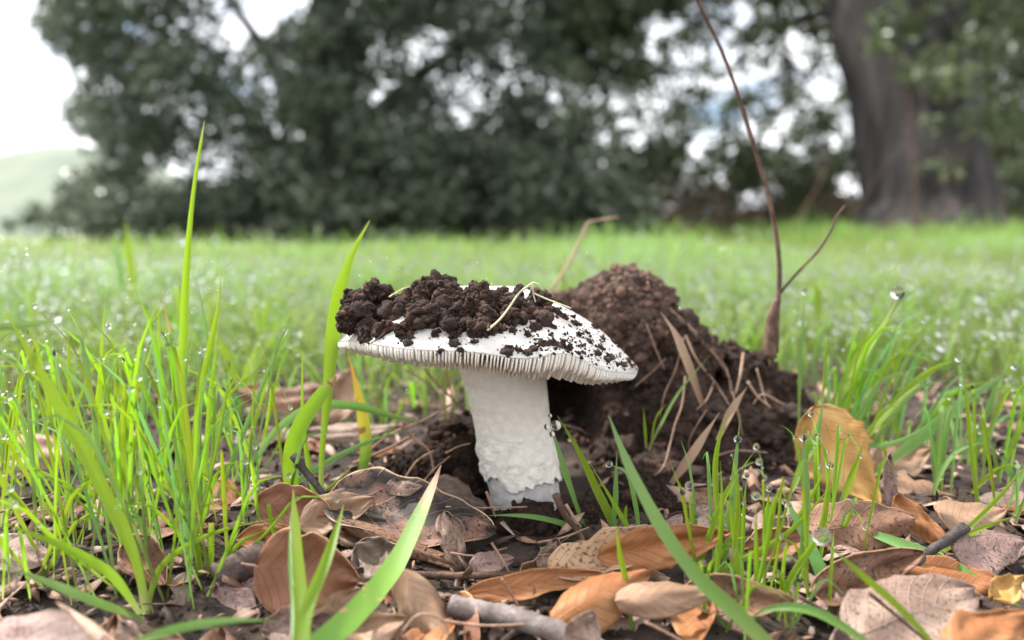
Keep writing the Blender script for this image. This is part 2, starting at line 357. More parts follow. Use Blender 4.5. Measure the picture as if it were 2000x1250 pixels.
M_OAK2 = foliage_mat('oak_foliage_olive', (.055, .068, .034), (.11, .135, .065), (.26, .265, .14), .35, .3)
M_BUSH = foliage_mat('bush_foliage', (.07, .09, .035), (.14, .16, .06), (.28, .27, .10), .5, .3)
M_DRYB = foliage_mat('dry_brush', (.10, .07, .055), (.19, .13, .10), (.30, .21, .17), .7, .2)
M_HILLT = foliage_mat('far_tree_foliage', (.05, .075, .04), (.08, .11, .055), (.12, .14, .07), .6)
LV = np.array([(0, 0, 0), (.45, .5, .12), (.45, -.5, .12), (1, 0, -.05), (.45, 0, 0)], dtype=np.float32)
LF = np.array([(0, 4, 1), (4, 3, 1), (0, 2, 4), (4, 2, 3)], dtype=np.int32)
def rand_rot(n):
    q = rng.normal(size=(n, 4)); q /= np.linalg.norm(q, axis=1)[:, None]; a, b, c, d = q.T
    return np.stack([np.stack([1-2*(c*c+d*d), 2*(b*c-a*d), 2*(b*d+a*c)], -1), np.stack([2*(b*c+a*d), 1-2*(b*b+d*d), 2*(c*d-a*b)], -1), np.stack([2*(b*d-a*c), 2*(c*d+a*b), 1-2*(b*b+c*c)], -1)], 1)
def leaf_cloud(clumps, dens, size, wid=.55):
    """clumps: (x, y, z, r); leaves spread through each ball, more towards its skin"""
    C, S, T = [], [], []
    for (x, y, z, r, f) in clumps:
        n = max(4, int(dens*f*r*r)); d = rng.normal(size=(n, 3)); d /= np.linalg.norm(d, axis=1)[:, None]
        p = d*(r*rng.uniform(.25, 1.05, (n, 1))**.6); p[:, 2] *= .8; C.append(p+np.array((x, y, z))); T.append(np.clip(rng.uniform(0, .5)+rng.uniform(0, .5, n), 0, 1))
    C = np.concatenate(C); T = np.concatenate(T); n = len(C); Rm = rand_rot(n)
    s = size*rng.uniform(.65, 1.25, n)
    B = LV[None]*np.array((1, wid, 1))*s[:, None, None]
    V = np.einsum('nij,nkj->nki', Rm, B)+C[:, None]
    F = (LF[None]+(np.arange(n)*5)[:, None, None]).reshape(-1, 3)
    return V.reshape(-1, 3).astype(np.float32), F, np.repeat(T, 5)
def bark_mat(name, c1, c2, c3):
    m, t, b, _ = mat(name); mp = N(t, 'ShaderNodeMapping'); mp.inputs['Scale'].default_value = (16, 16, 2.2); t.links.new(geo_pos(t), mp.inputs[0])
    n = noise_n(t, 1, 7, .65, mp.outputs[0]); r = ramp(t, [(.35, c1), (.5, c2), (.68, c3)]); t.links.new(n.outputs[0], r.inputs[0]); t.links.new(r.outputs[0], b.inputs['Base Color'])
    b.inputs['Roughness'].default_value = .9; bump(t, b, n.outputs[0], .04, 1); return m
M_BARK = bark_mat('oak_bark', (.012, .01, .01), (.04, .033, .034), (.09, .076, .08))
def trunk_mesh(name, pts, radii, parent, m, sides=40, rough=.07, n=40):
    pp = cat_rom(pts, n); rr = np.interp(np.linspace(0, 1, n), np.linspace(0, 1, len(radii)), radii)
    V, F = tube(pp, list(rr), sides); out = []
    for i, v in enumerate(V):
        c = pp[i//sides]; d = v-c; a = math.atan2(d.y, d.x)
        out.append(c+d*(1+rough*fbm(Vector((math.cos(a)*2.2, math.sin(a)*2.2, v.z*.8)), 1.3, 4)))
    return mk(name, out, F, m, parent)
LEFT = [(-200, 60), (0, 120), (60, 105), (110, 150), (170, 190), (220, 150), (280, 195), (310, 235), (345, 175), (400, 150), (480, 140)]
def left_edge(y): return -45+np.interp(y, [a for a, _ in LEFT], [b for _, b in LEFT])
def build_trees():
    # --- large live oak whose skirt of foliage closes the middle and left
    base = P(640, 482, 5.2); base.z = gz(base.x, base.y)-.02
    t = empty('oak_tree', base, 'broad dark evergreen oak with leafy skirt hanging almost to the grass', 'tree')
    gaps = [(490, 30, 45), (560, 0, 40), (305, 330, 10), (800, 80, 12), (620, 110, 8), (250, 150, 8)]
    cl = []; tries = 0
    while len(cl) < 640 and tries < 12000:
        tries += 1
        x = random.uniform(90, 1260); y = random.uniform(-330, 455); d = random.uniform(3.9, 6.2); r = random.uniform(.12, .27)
        rp = r*KPX/d*.85
        if x-rp < left_edge(y): continue
        if any((x-a)**2+(y-b)**2 < (c+rp*.62)**2 for a, b, c in gaps): continue
        if x > 1130-rp*.2 and 20 < y < 330: continue
        if y+rp > 485: continue
        f = .74 if x > 560 else .46
        p = P(x, y, d); cl.append((p.x, p.y, p.z, r, f))
    for y in range(-200, 470, 6):          # small clumps that make the ragged left edge
        r = random.uniform(.05, .12); p = P(left_edge(y)+random.uniform(15, 150), y, random.uniform(4.1, 5.4)); cl.append((p.x, p.y, p.z, r, .8))
    for i in range(90):                      # low skirt in front of the dark space under the tree
        x = random.uniform(180, 1230); p = P(x, random.uniform(395, 462), random.uniform(4.0, 6.2)); cl.append((p.x, p.y, p.z, random.uniform(.08, .16), 1.3))
    V, F, T = leaf_cloud(cl, 5200, .062); mk('crown', V, F, M_OAK, t, smooth=False, rnd=T)
    trunk_mesh('trunk', [base, base+Vector((.05, .1, .6)), base+Vector((-.05, .2, 1.3)), base+Vector((.1, .2, 2.4))], [.26, .2, .17, .1], t, M_BARK, 24)
    for (x, y, d, x1, y1, d1, r) in ((640, 380, 5.3, 220, 60, 4.8, .06), (650, 300, 5.3, 1050, 20, 4.9, .07), (640, 330, 5.3, 400, -60, 5.4, .06), (660, 420, 5.3, 900, 250, 4.6, .05)):
        a = P(x, y, d); b = P(x1, y1, d1); trunk_mesh('branch', [a, a.lerp(b, .5)+Vector((0, 0, .12)), b], [r, r*.7, r*.25], t, M_BARK, 10, .1, 16)
    # --- the oak with the thick leaning trunk on the right
    base = P(1800, 452, 3.7); base.z = gz(base.x, base.y)-.05
    t = empty('oak_tree', base, 'oak with thick furrowed grey trunk and thin airy leaves beside it', 'tree')
    up = [base, P(1812, 400, 3.7), P(1800, 300, 3.7), P(1775, 160, 3.75), P(1735, 20, 3.8), P(1690, -200, 3.9), P(1640, -420, 4.0)]
    trunk_mesh('trunk', up, [.40, .31, .28, .28, .28, .24, .2], t, M_BARK, 72, .11, 70)
    a = P(1800, 40, 3.75); trunk_mesh('branch', [a, P(1880, -60, 3.7), P(1990, -240, 3.6)], [.17, .13, .08], t, M_BARK, 20, .1, 20)
    for (x, y, d, x1, y1, d1, r) in ((1700, -40, 3.9, 1300, -80, 4.6, .08), (1690, 10, 3.9, 1450, 120, 4.8, .035), (1330, -60, 4.6, 1200, 120, 5.0, .03), (1500, -60, 4.3, 1560, 230, 4.9, .02), (1380, -70, 4.6, 1350, 210, 5.2, .02)):
        a = P(x, y, d); b = P(x1, y1, d1); trunk_mesh('branch', [a, a.lerp(b, .5)+Vector((0, 0, .08)), b], [r, r*.7, r*.25], t, M_BARK, 8, .1, 14)
    cl = []
    def scatter(n, x0, x1, y0, y1, d0, d1, r0, r1, f):
        for i in range(n):
            p = P(random.uniform(x0, x1), random.uniform(y0, y1), random.uniform(d0, d1)); cl.append((p.x, p.y, p.z, random.uniform(r0, r1), f))
    scatter(430, 1120, 1700, -20, 345, 4.2, 6.6, .035, .09, .9); scatter(110, 1110, 1260, -20, 160, 4.2, 6.0, .05, .12, .9); scatter(120, 1120, 1340, 130, 330, 4.3, 6.2, .03, .07, .95)       # airy middle with the sky shining through
    scatter(70, 1190, 1700, -260, 10, 4.0, 6, .12, .25, .8)
    scatter(26, 1560, 1700, 30, 380, 4.2, 6, .08, .15, .6)
    scatter(70, 1180, 1680, 300, 420, 4.8, 6.8, .10, .2, 1.0)
    scatter(130, 1860, 2250, -260, 330, 3.9, 6.0, .14, .26, 1.0)
    scatter(60, 1930, 2300, 250, 440, 4.2, 6.0, .12, .22, 1.1)
    scatter(46, 1640, 2000, -200, 110, 3.2, 3.6, .05, .11, .8)        # sprays across the trunk
    scatter(40, 1780, 2020, 60, 330, 3.0, 3.4, .04, .09, .6)
    V, F, T = leaf_cloud(cl, 5200, .055); mk('crown', V, F, M_OAK2, t, smooth=False, rnd=T)
    for (x0, x1, y0, d, m, lab) in ((130, 700, 330, 7.6, M_OAK, 'dark thicket far behind the broad oak on the left'), (640, 1240, 300, 7.2, M_OAK, 'dark thicket closing the space behind the broad oak'), (1160, 1560, 395, 6.6, M_DRYB, 'brown thicket in the gap between the oaks'), (1480, 2400, 370, 6.4, M_OAK2, 'olive thicket behind the thick leaning trunk')):
        b0 = P(.5*(x0+x1), 478, d); b0.z = gz(b0.x, b0.y); e = empty('thicket', b0, lab, 'bush'); cl = []
        for i in range(int((x1-x0)*.22)):
            x = random.uniform(x0+60, x1); p = P(x, random.uniform(y0+40, 475) if x > 190 else random.uniform(400, 470), d+random.uniform(-.4, .4)); cl.append((p.x, p.y, p.z, random.uniform(.12, .26), 1))
        V, F, T = leaf_cloud(cl, 3600, .06); mk('foliage', V, F, m, e, smooth=False, rnd=T)
    # --- undergrowth between the two trees
    for i, (x, y, d, rr, m, lab) in enumerate([(1225, 420, 4.4, .14, M_BUSH, 'small yellow green bush at the foot of the dark oak'), (1330, 405, 4.9, .2, M_DRYB, 'low brown dry bush with pinkish twigs between the oaks'),
            (1455, 415, 5.2, .2, M_DRYB, 'thin brown dry bush under the sky gap'), (1570, 420, 4.8, .2, M_OAK2, 'dark olive bush left of the thick trunk'), (1655, 405, 4.4, .15, M_DRYB, 'narrow brown dry bush against the thick trunk')]):
        b0 = P(x, 470, d); b0.z = gz(b0.x, b0.y)
        e = empty('bush', b0, lab, 'bush'); top = P(x, y, d).z-b0.z; cl = []
        for k in range(26):
            cl.append((b0.x+random.uniform(-1, 1)*rr*1.3, b0.y+random.uniform(-1, 1)*rr, b0.z+random.uniform(.02, top+rr*.6), random.uniform(.05, .1), 1))
        V, F, T = leaf_cloud(cl, 5000, .026); mk('foliage', V, F, m, e, smooth=False, rnd=T)
        for k in range(9):
            q = b0+Vector((random.uniform(-1, 1)*rr*1.3, random.uniform(-1, 1)*rr, top*random.uniform(.7, 1.5)+.1)); V, F = tube(cat_rom([b0, b0.lerp(q, .5)+Vector((random.uniform(-.04, .04), 0, .03)), q], 8), [.006, .006, .005, .005, .004, .004, .003, .002], 5)
            mk('stem', V, F, M_ROOT, e)
    # dry stalks round the thick trunk
    for i, pts in enumerate([[(1790, 470), (1785, 330), (1775, 200), (1770, 110)], [(1990, 480), (1960, 420), (1965, 360)], [(1780, 440), (1850, 410), (1900, 390)], [(1700, 460), (1760, 410), (1800, 380)], [(1545, 450), (1600, 360), (1620, 300)], [(1420, 470), (1412, 430), (1408, 380)], [(1850, 470), (1900, 380), (1950, 300)], [(1640, 470), (1690, 380), (1740, 300)]]):
        d = 3.1+.06*i; pp = cat_rom([P(a, b, d) for a, b in pts], 12); V, F = tube(pp, [.0055*(1-.6*k/11) for k in range(12)], 6)
        tag(mk('dry_stalk', V, F, M_TWIG), 'thin dry brown stalk standing by the thick oak trunk', 'stalk', 'dry stalks by the oak trunk')
    # far trees on the hill
    for i, (x, y, d, r) in enumerate([(75, 415, 150, 2.4), (52, 425, 150, 1.8), (100, 428, 145, 2.2), (130, 405, 150, 3.0), (20, 440, 140, 1.5)]):
        p = P(x, y, d); e = empty('far_tree', (p.x, p.y, -1), 'small rounded dark green tree on the pale hill', 'tree', 'trees on the far hill'); cl = [(p.x+random.uniform(-1, 1)*r*.7, p.y+random.uniform(-1, 1)*r*.7, p.z+random.uniform(-.7, .7)*r, r*.5, 1) for k in range(14)]
        V, F, T = leaf_cloud(cl, 40, .55); mk('crown', V, F, M_HILLT, e, smooth=False, rnd=T)
        V, F = tube([Vector((p.x, p.y, -1.5)), Vector((p.x, p.y, p.z))], [r*.1, r*.06], 8); mk('trunk', V, F, M_BARK, e)
build_trees()

# ------------------------------------------------------------------ mushroom
MUSH_D = .25
CAPC = P(957, 688, MUSH_D)                      # centre of the rim plane
CAPR, CAPH = .0495, .0225
CAPROT = Euler((R(-6.2), R(6.6), 0)).to_matrix()   # front edge and left edge raised
def rim_dz(th):
    d = (th-R(-63)+math.pi) % (2*math.pi)-math.pi
    return .0048*math.exp(-(d/.20)**2) + .0010*math.sin(3*th+.6)+.0006*math.sin(7*th)
def rim_r(th): return CAPR*(1+.022*math.sin(2*th+.5)+.012*math.sin(5*th)+.006*math.sin(11*th))
def cap_pt(th, s, top=True):
    """s 0 centre .. 1 rim"""
    r = rim_r(th)*s
    if top: z = CAPH*(1-s**2.25)+.0004*noise.noise(Vector((math.cos(th)*s*3, math.sin(th)*s*3, 0)))*4*(1-s)
    else: z = max(.0, CAPH*(1-s**2.0)*.55-.0006)-.0010*(1-s**8)
    z += rim_dz(th)*s**6
    return CAPC + CAPROT @ Vector((r*math.cos(th), r*math.sin(th), z))
def build_mushroom():
    root = empty('mushroom', P(1022, 985, .25), 'stout white mushroom with soil heaped on its cap', 'mushroom')
    nth, ns = 200, 34; V, F = [], []; ss = [((i/ns)**.85) for i in range(1, ns+1)]
    V.append(cap_pt(0, 0))
    for s in ss:
        for k in range(nth):
            th = 2*math.pi*k/nth; p = cap_pt(th, s); V.append(p)
    lip = len(ss)
    # rounded margin then underside
    for q in range(1, 5):
        for k in range(nth):
            th = 2*math.pi*k/nth; p = cap_pt(th, 1-.004*q*q*.6); p0 = cap_pt(th, 1); V.append(p0+CAPROT @ Vector((-math.cos(th)*.00018*q*q*.5, -math.sin(th)*.00018*q*q*.5, -.00018*q)))
    us = [.95, .85, .7, .5, .3, .12]
    for s in us:
        for k in range(nth): V.append(cap_pt(2*math.pi*k/nth, s, False))
    F += [(0, 1+k, 1+(k+1) % nth) for k in range(nth)]
    rows = lip+4+len(us)
    for j in range(rows-1):
        for k in range(nth):
            a = 1+j*nth+k; b = 1+j*nth+(k+1) % nth; F.append((a, a+nth, b+nth, b))
    cap = mk('cap', V, F, M_CAP, root); tag(cap, 'white cap speckled with dark soil')
    cap_bvh = BVHTree.FromPolygons([tuple(v) for v in V], F)
    # gills
    ng = 296
    for g in range(ng):
        th = 2*math.pi*g/ng + random.uniform(-.004, .004); short = g % 2
        i0 = .62 if short else .2; m = 18; Vg = []; tk = .00031
        for i in range(m):
            s = i0+(1.0-i0)*(1-(1-i/(m-1))**1.8)
            u = (1-s)/.075
            dep = (.0054*(.5+.5*max(0, -math.sin(th))**.8 if math.sin(th) < 0 else .5)+.0012*math.exp(-((th-R(297))/.3)**2))*(1-.25*sstep(.9, .3, s))*max(.16, math.sqrt(max(0, 1-(1-min(1, u))**2)))
            if short: dep *= .96*sstep(.60, .78, s)+.05
            dep = dep*(1+.06*math.sin(g*1.7))+.0004
            wob = .00010*math.sin(s*14+g*.9)+.00010*math.sin(g*2.3)
            top = cap_pt(th, s, False) if s < .93 else cap_pt(th, s, True)+CAPROT @ Vector((math.cos(th)*.0003, math.sin(th)*.0003, -.0003))
            tn = CAPROT @ Vector((-math.sin(th), math.cos(th), 0)); dn = CAPROT @ Vector((0, 0, -1))
            Vg += [top+tn*(wob+tk), top+tn*(wob-tk), top+dn*dep+tn*(wob*1.5+tk*.5), top+dn*dep+tn*(wob*1.5-tk*.5)]
        Fg = []
        for i in range(m-1):
            a = i*4; b = a+4; Fg += [(a, b, b+2, a+2), (a+1, a+3, b+3, b+1), (a+2, b+2, b+3, a+3)]
        e = (m-1)*4; Fg += [(e, e+1, e+3, e+2), (0, 2, 3, 1)]
        mk('gill', Vg, Fg, M_GILL, cap)
    # stipe: grey wet foot, volva sheath, white bumpy upper part
    A = P(1032, 1010, .25); B = P(977, 690, .25); ax = (B-A)
    prof = [(0, .0122), (.1, .0121), (.3, .0124), (.42, .0128), (.6, .0130), (.8, .0138), (.92, .0148), (1, .0162)]
    def rad(h): return float(np.interp(h, [a for a, _ in prof], [b for _, b in prof]))
    def stipe_surface(name, h0, h1, nh, mt, extra=0, disp=.0003, sc=260, ragged=0, par=root, upfade=None):
        nth = 120; V, F = [], []
        for j in range(nh+1):
            for k in range(nth):
                th = 2*math.pi*k/nth; lo = h0
                if ragged: lo = h0+ragged*(fbm(Vector((math.cos(th)*1.5, math.sin(th)*1.5, 3)), 1.6, 4)+.28*noise.noise(Vector((math.cos(th)*14, math.sin(th)*14, 0))))
                h = lo+(h1-lo)*j/nh; r = rad(h)+extra*(1 if upfade is None else (1-sstep(upfade, h1, h)))
                if ragged and j == 0: r -= .0003
                d = Vector((math.cos(th), math.sin(th), 0)); p = A+ax*h
                q = p+d*r; r2 = r+disp*fbm(q, sc, 4)+.0004*noise.noise(q*60); V.append(p+d*r2)
        for j in range(nh):
            for k in range(nth): a = j*nth+k; b = j*nth+(k+1) % nth; F.append((a, b, b+nth, a+nth))
        return mk(name, V, F, mt, par)
    st = stipe_surface('stipe', .34, 1.0, 90, M_STIPE, 0, .00032, 340)
    stipe_surface('stipe_foot', -.06, .36, 40, M_BASE, -.0002, .0004, 200)
    stipe_surface('volva', .25, .52, 60, M_VOLVA, .0010, .0007, 250, .065, upfade=.38)
    return root, cap_bvh, A, ax
MUSH, CAPBVH, STA, STAX = build_mushroom()
def hit(bvh, x, y):
    r = ray(x, y).normalized(); loc, nor, idx, dist = bvh.ray_cast(CAMP, r)
    return loc, nor

# ------------------------------------------------------------------ soil: remeshed unions of lumps
def union_mesh(name, lumps, voxel, mt, parent, octs, carve=None, smooth=True, squash=(1, 1, 1)):
    """lumps: (centre, radius); returns object with displaced, remeshed surface"""
    VV, FF = [], []; n = 0
    for c, r in lumps:
        v = ICO3[0]*np.array(squash)*r+np.array(c); VV.append(v); FF.append(ICO3[1]+n); n += len(v)
    o = mk(name, np.concatenate(VV), np.concatenate(FF), mt)
    md = o.modifiers.new('r', 'REMESH'); md.mode = 'VOXEL'; md.voxel_size = voxel
    dg = bpy.context.evaluated_depsgraph_get(); dg.update(); me2 = bpy.data.meshes.new_from_object(o.evaluated_get(dg)); o.modifiers.clear()
    old = o.data; o.data = me2; bpy.data.meshes.remove(old); me2.name = name
    nv = len(me2.vertices); co = np.zeros(nv*3, np.float32); me2.vertices.foreach_get('co', co); co = co.reshape(-1, 3)
    nrm = np.zeros(nv*3, np.float32); me2.vertices.foreach_get('normal', nrm); nrm = nrm.reshape(-1, 3)
    for i in range(nv):
        p = Vector(co[i]); d = 0
        for (s, a, kind) in octs:
            if kind == 'p': d += a*noise.noise(p*s)
            elif kind == 'v': d += a*(.5-noise.voronoi(p*s)[0][0])*1.4
            else: d += a*(.5-2*abs(noise.noise(p*s)))
        p = p+Vector(nrm[i])*d
        if carve:
            for (c, rad3, push) in carve:
                q = p-c; e = math.sqrt((q.x/rad3[0])**2+(q.y/rad3[1])**2+(q.z/rad3[2])**2)
                if e < 1:
                    k = math.sqrt(max(0, 1-(q.x/rad3[0])**2-(q.z/rad3[2])**2)); p.y = c.y+rad3[1]*k*push + .002*noise.noise(p*200)
        co[i] = p
    me2.vertices.foreach_set('co', co.ravel()); me2.polygons.foreach_set('use_smooth', [True]*len(me2.polygons)); me2.update()
    if not me2.materials: me2.materials.append(mt)
    if parent:
        o.parent = parent; o.matrix_parent_inverse = Matrix.Translation(parent.location).inverted()
    return o
def sample_surface(o, n):
    me = o.data; me.calc_loop_triangles(); m = len(me.loop_triangles); ti = np.zeros(m*3, np.int32); me.loop_triangles.foreach_get('vertices', ti); ti = ti.reshape(-1, 3)
    co = np.zeros(len(me.vertices)*3, np.float32); me.vertices.foreach_get('co', co); co = co.reshape(-1, 3)
    a, b, c = co[ti[:, 0]], co[ti[:, 1]], co[ti[:, 2]]; ar = np.linalg.norm(np.cross(b-a, c-a), axis=1); ar /= ar.sum()
    k = rng.choice(m, n, p=ar); u = rng.uniform(0, 1, (n, 2)); f = u.sum(1) > 1; u[f] = 1-u[f]
    return a[k]+(b[k]-a[k])*u[:, :1]+(c[k]-a[k])*u[:, 1:]
def clod_geo(r, i):
    V0, F0 = ICO3; sc3 = rng.uniform(.6, 1.25, 3); off = Vector((i*3.1, i*1.7, 0)); out = []
    for v in V0:
        q = Vector(v); k = 1+.45*noise.noise(q*1.3+off)+.30*(1-2*abs(noise.noise(q*2.6+off)))+.22*noise.noise(q*6+off)+.12*noise.noise(q*13+off)
        k = max(.5, min(1.45, k)); out.append(np.array(v)*k*r*.85*sc3)
    return np.array(out), F0
def bvh_of(o): return BVHTree.FromPolygons([tuple(v.co) for v in o.data.vertices], [tuple(p.vertices) for p in o.data.polygons])

def build_mound():
    e = empty('soil_mound', P(1310, 960, .31), 'crumbly brown mound of lifted earth behind the mushroom', 'soil mound')
    L_ = [((1222, 640, .32), 80), ((1140, 640, .325), 78), ((1275, 612, .32), 50), ((1280, 700, .315), 105), ((1330, 790, .315), 125), ((1250, 840, .32), 120), ((1390, 800, .315), 110), ((1450, 830, .315), 110),
          ((1450, 740, .32), 62), ((1505, 800, .315), 70), ((1200, 760, .33), 110), ((1120, 740, .34), 90), ((1100, 830, .345), 110), ((1330, 900, .30), 100), ((1270, 950, .285), 75), ((1400, 930, .295), 90), ((1200, 1000, .27), 60), ((1490, 900, .305), 80),
          ((1170, 590, .325), 44)]
    lum = [(P(x, y, d), px(r, d)) for (x, y, d), r in L_]
    for (x, y, d), r in [((1355, 700, .315), 52), ((1415, 722, .315), 52), ((1475, 738, .312), 46), ((1515, 770, .31), 46), ((1535, 850, .305), 60), ((1500, 930, .295), 60), ((1130, 800, .37), 110), ((1160, 860, .37), 110), ((1110, 880, .39), 105), ((1200, 800, .38), 120), ((1250, 760, .36), 120)]: lum.append((P(x, y, d), px(r, d)))
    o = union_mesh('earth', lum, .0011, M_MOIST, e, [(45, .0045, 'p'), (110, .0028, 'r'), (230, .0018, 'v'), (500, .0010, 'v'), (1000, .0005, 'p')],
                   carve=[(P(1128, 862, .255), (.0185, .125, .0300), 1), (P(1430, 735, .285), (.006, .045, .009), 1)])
    top = [((1330, 662, .31), 34), ((1380, 690, .31), 28), ((1222, 618, .312), 84), ((1222, 562, .318), 42), ((1150, 622, .318), 62), ((1275, 612, .316), 50), ((1110, 608, .32), 42), ((1255, 665, .305), 60), ((1190, 580, .32), 44)]
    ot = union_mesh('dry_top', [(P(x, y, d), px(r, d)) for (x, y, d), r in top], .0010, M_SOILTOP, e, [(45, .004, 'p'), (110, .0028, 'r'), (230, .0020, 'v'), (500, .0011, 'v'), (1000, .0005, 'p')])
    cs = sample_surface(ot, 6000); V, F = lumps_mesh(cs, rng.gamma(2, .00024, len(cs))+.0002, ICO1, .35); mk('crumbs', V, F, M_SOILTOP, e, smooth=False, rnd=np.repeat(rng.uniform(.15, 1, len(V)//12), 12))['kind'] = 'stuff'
    # clods sitting in the surface
    cs = sample_surface(o, 420); rs = rng.gamma(2.2, .0009, 420)+.0007; front = cs[:, 1] < P(1300, 700, .325).y
    cs, rs = cs[front], rs[front]
    order = np.argsort(-rs)[:130]
    for i in order:
        V, F0 = clod_geo(rs[i], i); V = V+cs[i]
        mk('clod', V, F0, M_MOIST, e)
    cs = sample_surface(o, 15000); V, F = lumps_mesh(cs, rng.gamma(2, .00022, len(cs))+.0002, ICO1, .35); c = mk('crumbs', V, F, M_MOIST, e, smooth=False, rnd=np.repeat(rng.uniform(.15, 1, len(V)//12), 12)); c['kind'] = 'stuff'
    # little heap left of the foot, and soil in front of it
    e2 = empty('soil_heap', P(860, 950, .265), 'small dark heap of soil left of the mushroom foot', 'soil')
    lum = [(P(x, y, d), px(r, d)) for (x, y, d), r in [((875, 875, .285), 52), ((905, 905, .275), 55), ((850, 925, .272), 55), ((800, 935, .28), 45), ((920, 960, .262), 42), ((905, 850, .29), 40)]]
    o2 = union_mesh('earth', lum, .0010, M_SOIL, e2, [(60, .003, 'p'), (140, .0022, 'r'), (300, .0015, 'v'), (700, .0008, 'v')])
    cs = sample_surface(o2, 2500); V, F = lumps_mesh(cs, rng.gamma(2, .00022, len(cs))+.00018, ICO1, .35); mk('crumbs', V, F, M_SOIL, e2, smooth=False, rnd=np.repeat(rng.uniform(.15, 1, len(V)//12), 12))['kind'] = 'stuff'
    e3 = empty('soil_heap', P(1060, 1010, .235), 'dark crumbly soil at the foot of the white stem', 'soil')
    lum = [(P(x, y, d), px(r, d)) for (x, y, d), r in [((990, 1035, .236), 40), ((1050, 1030, .234), 46), ((1110, 1040, .235), 50), ((1160, 1040, .24), 50), ((940, 1035, .24), 36), ((1030, 1075, .228), 34), ((1120, 1085, .228), 36), ((1220, 1010, .245), 48), ((1290, 1005, .25), 50), ((1360, 1000, .252), 50), ((1430, 990, .255), 46), ((1240, 970, .262), 50), ((1330, 965, .265), 55)]]
    o3 = union_mesh('earth', lum, .0010, M_SOIL, e3, [(60, .003, 'p'), (140, .0022, 'r'), (300, .0016, 'v'), (700, .0009, 'v')], squash=(1.2, 1, .8))
    cs = sample_surface(o3, 5000); V, F = lumps_mesh(cs, rng.gamma(2, .00024, len(cs))+.00018, ICO1, .35); mk('crumbs', V, F, M_SOIL, e3, smooth=False, rnd=np.repeat(rng.uniform(.15, 1, len(V)//12), 12))['kind'] = 'stuff'
    return bvh_of(o)
MOUNDBVH = build_mound()

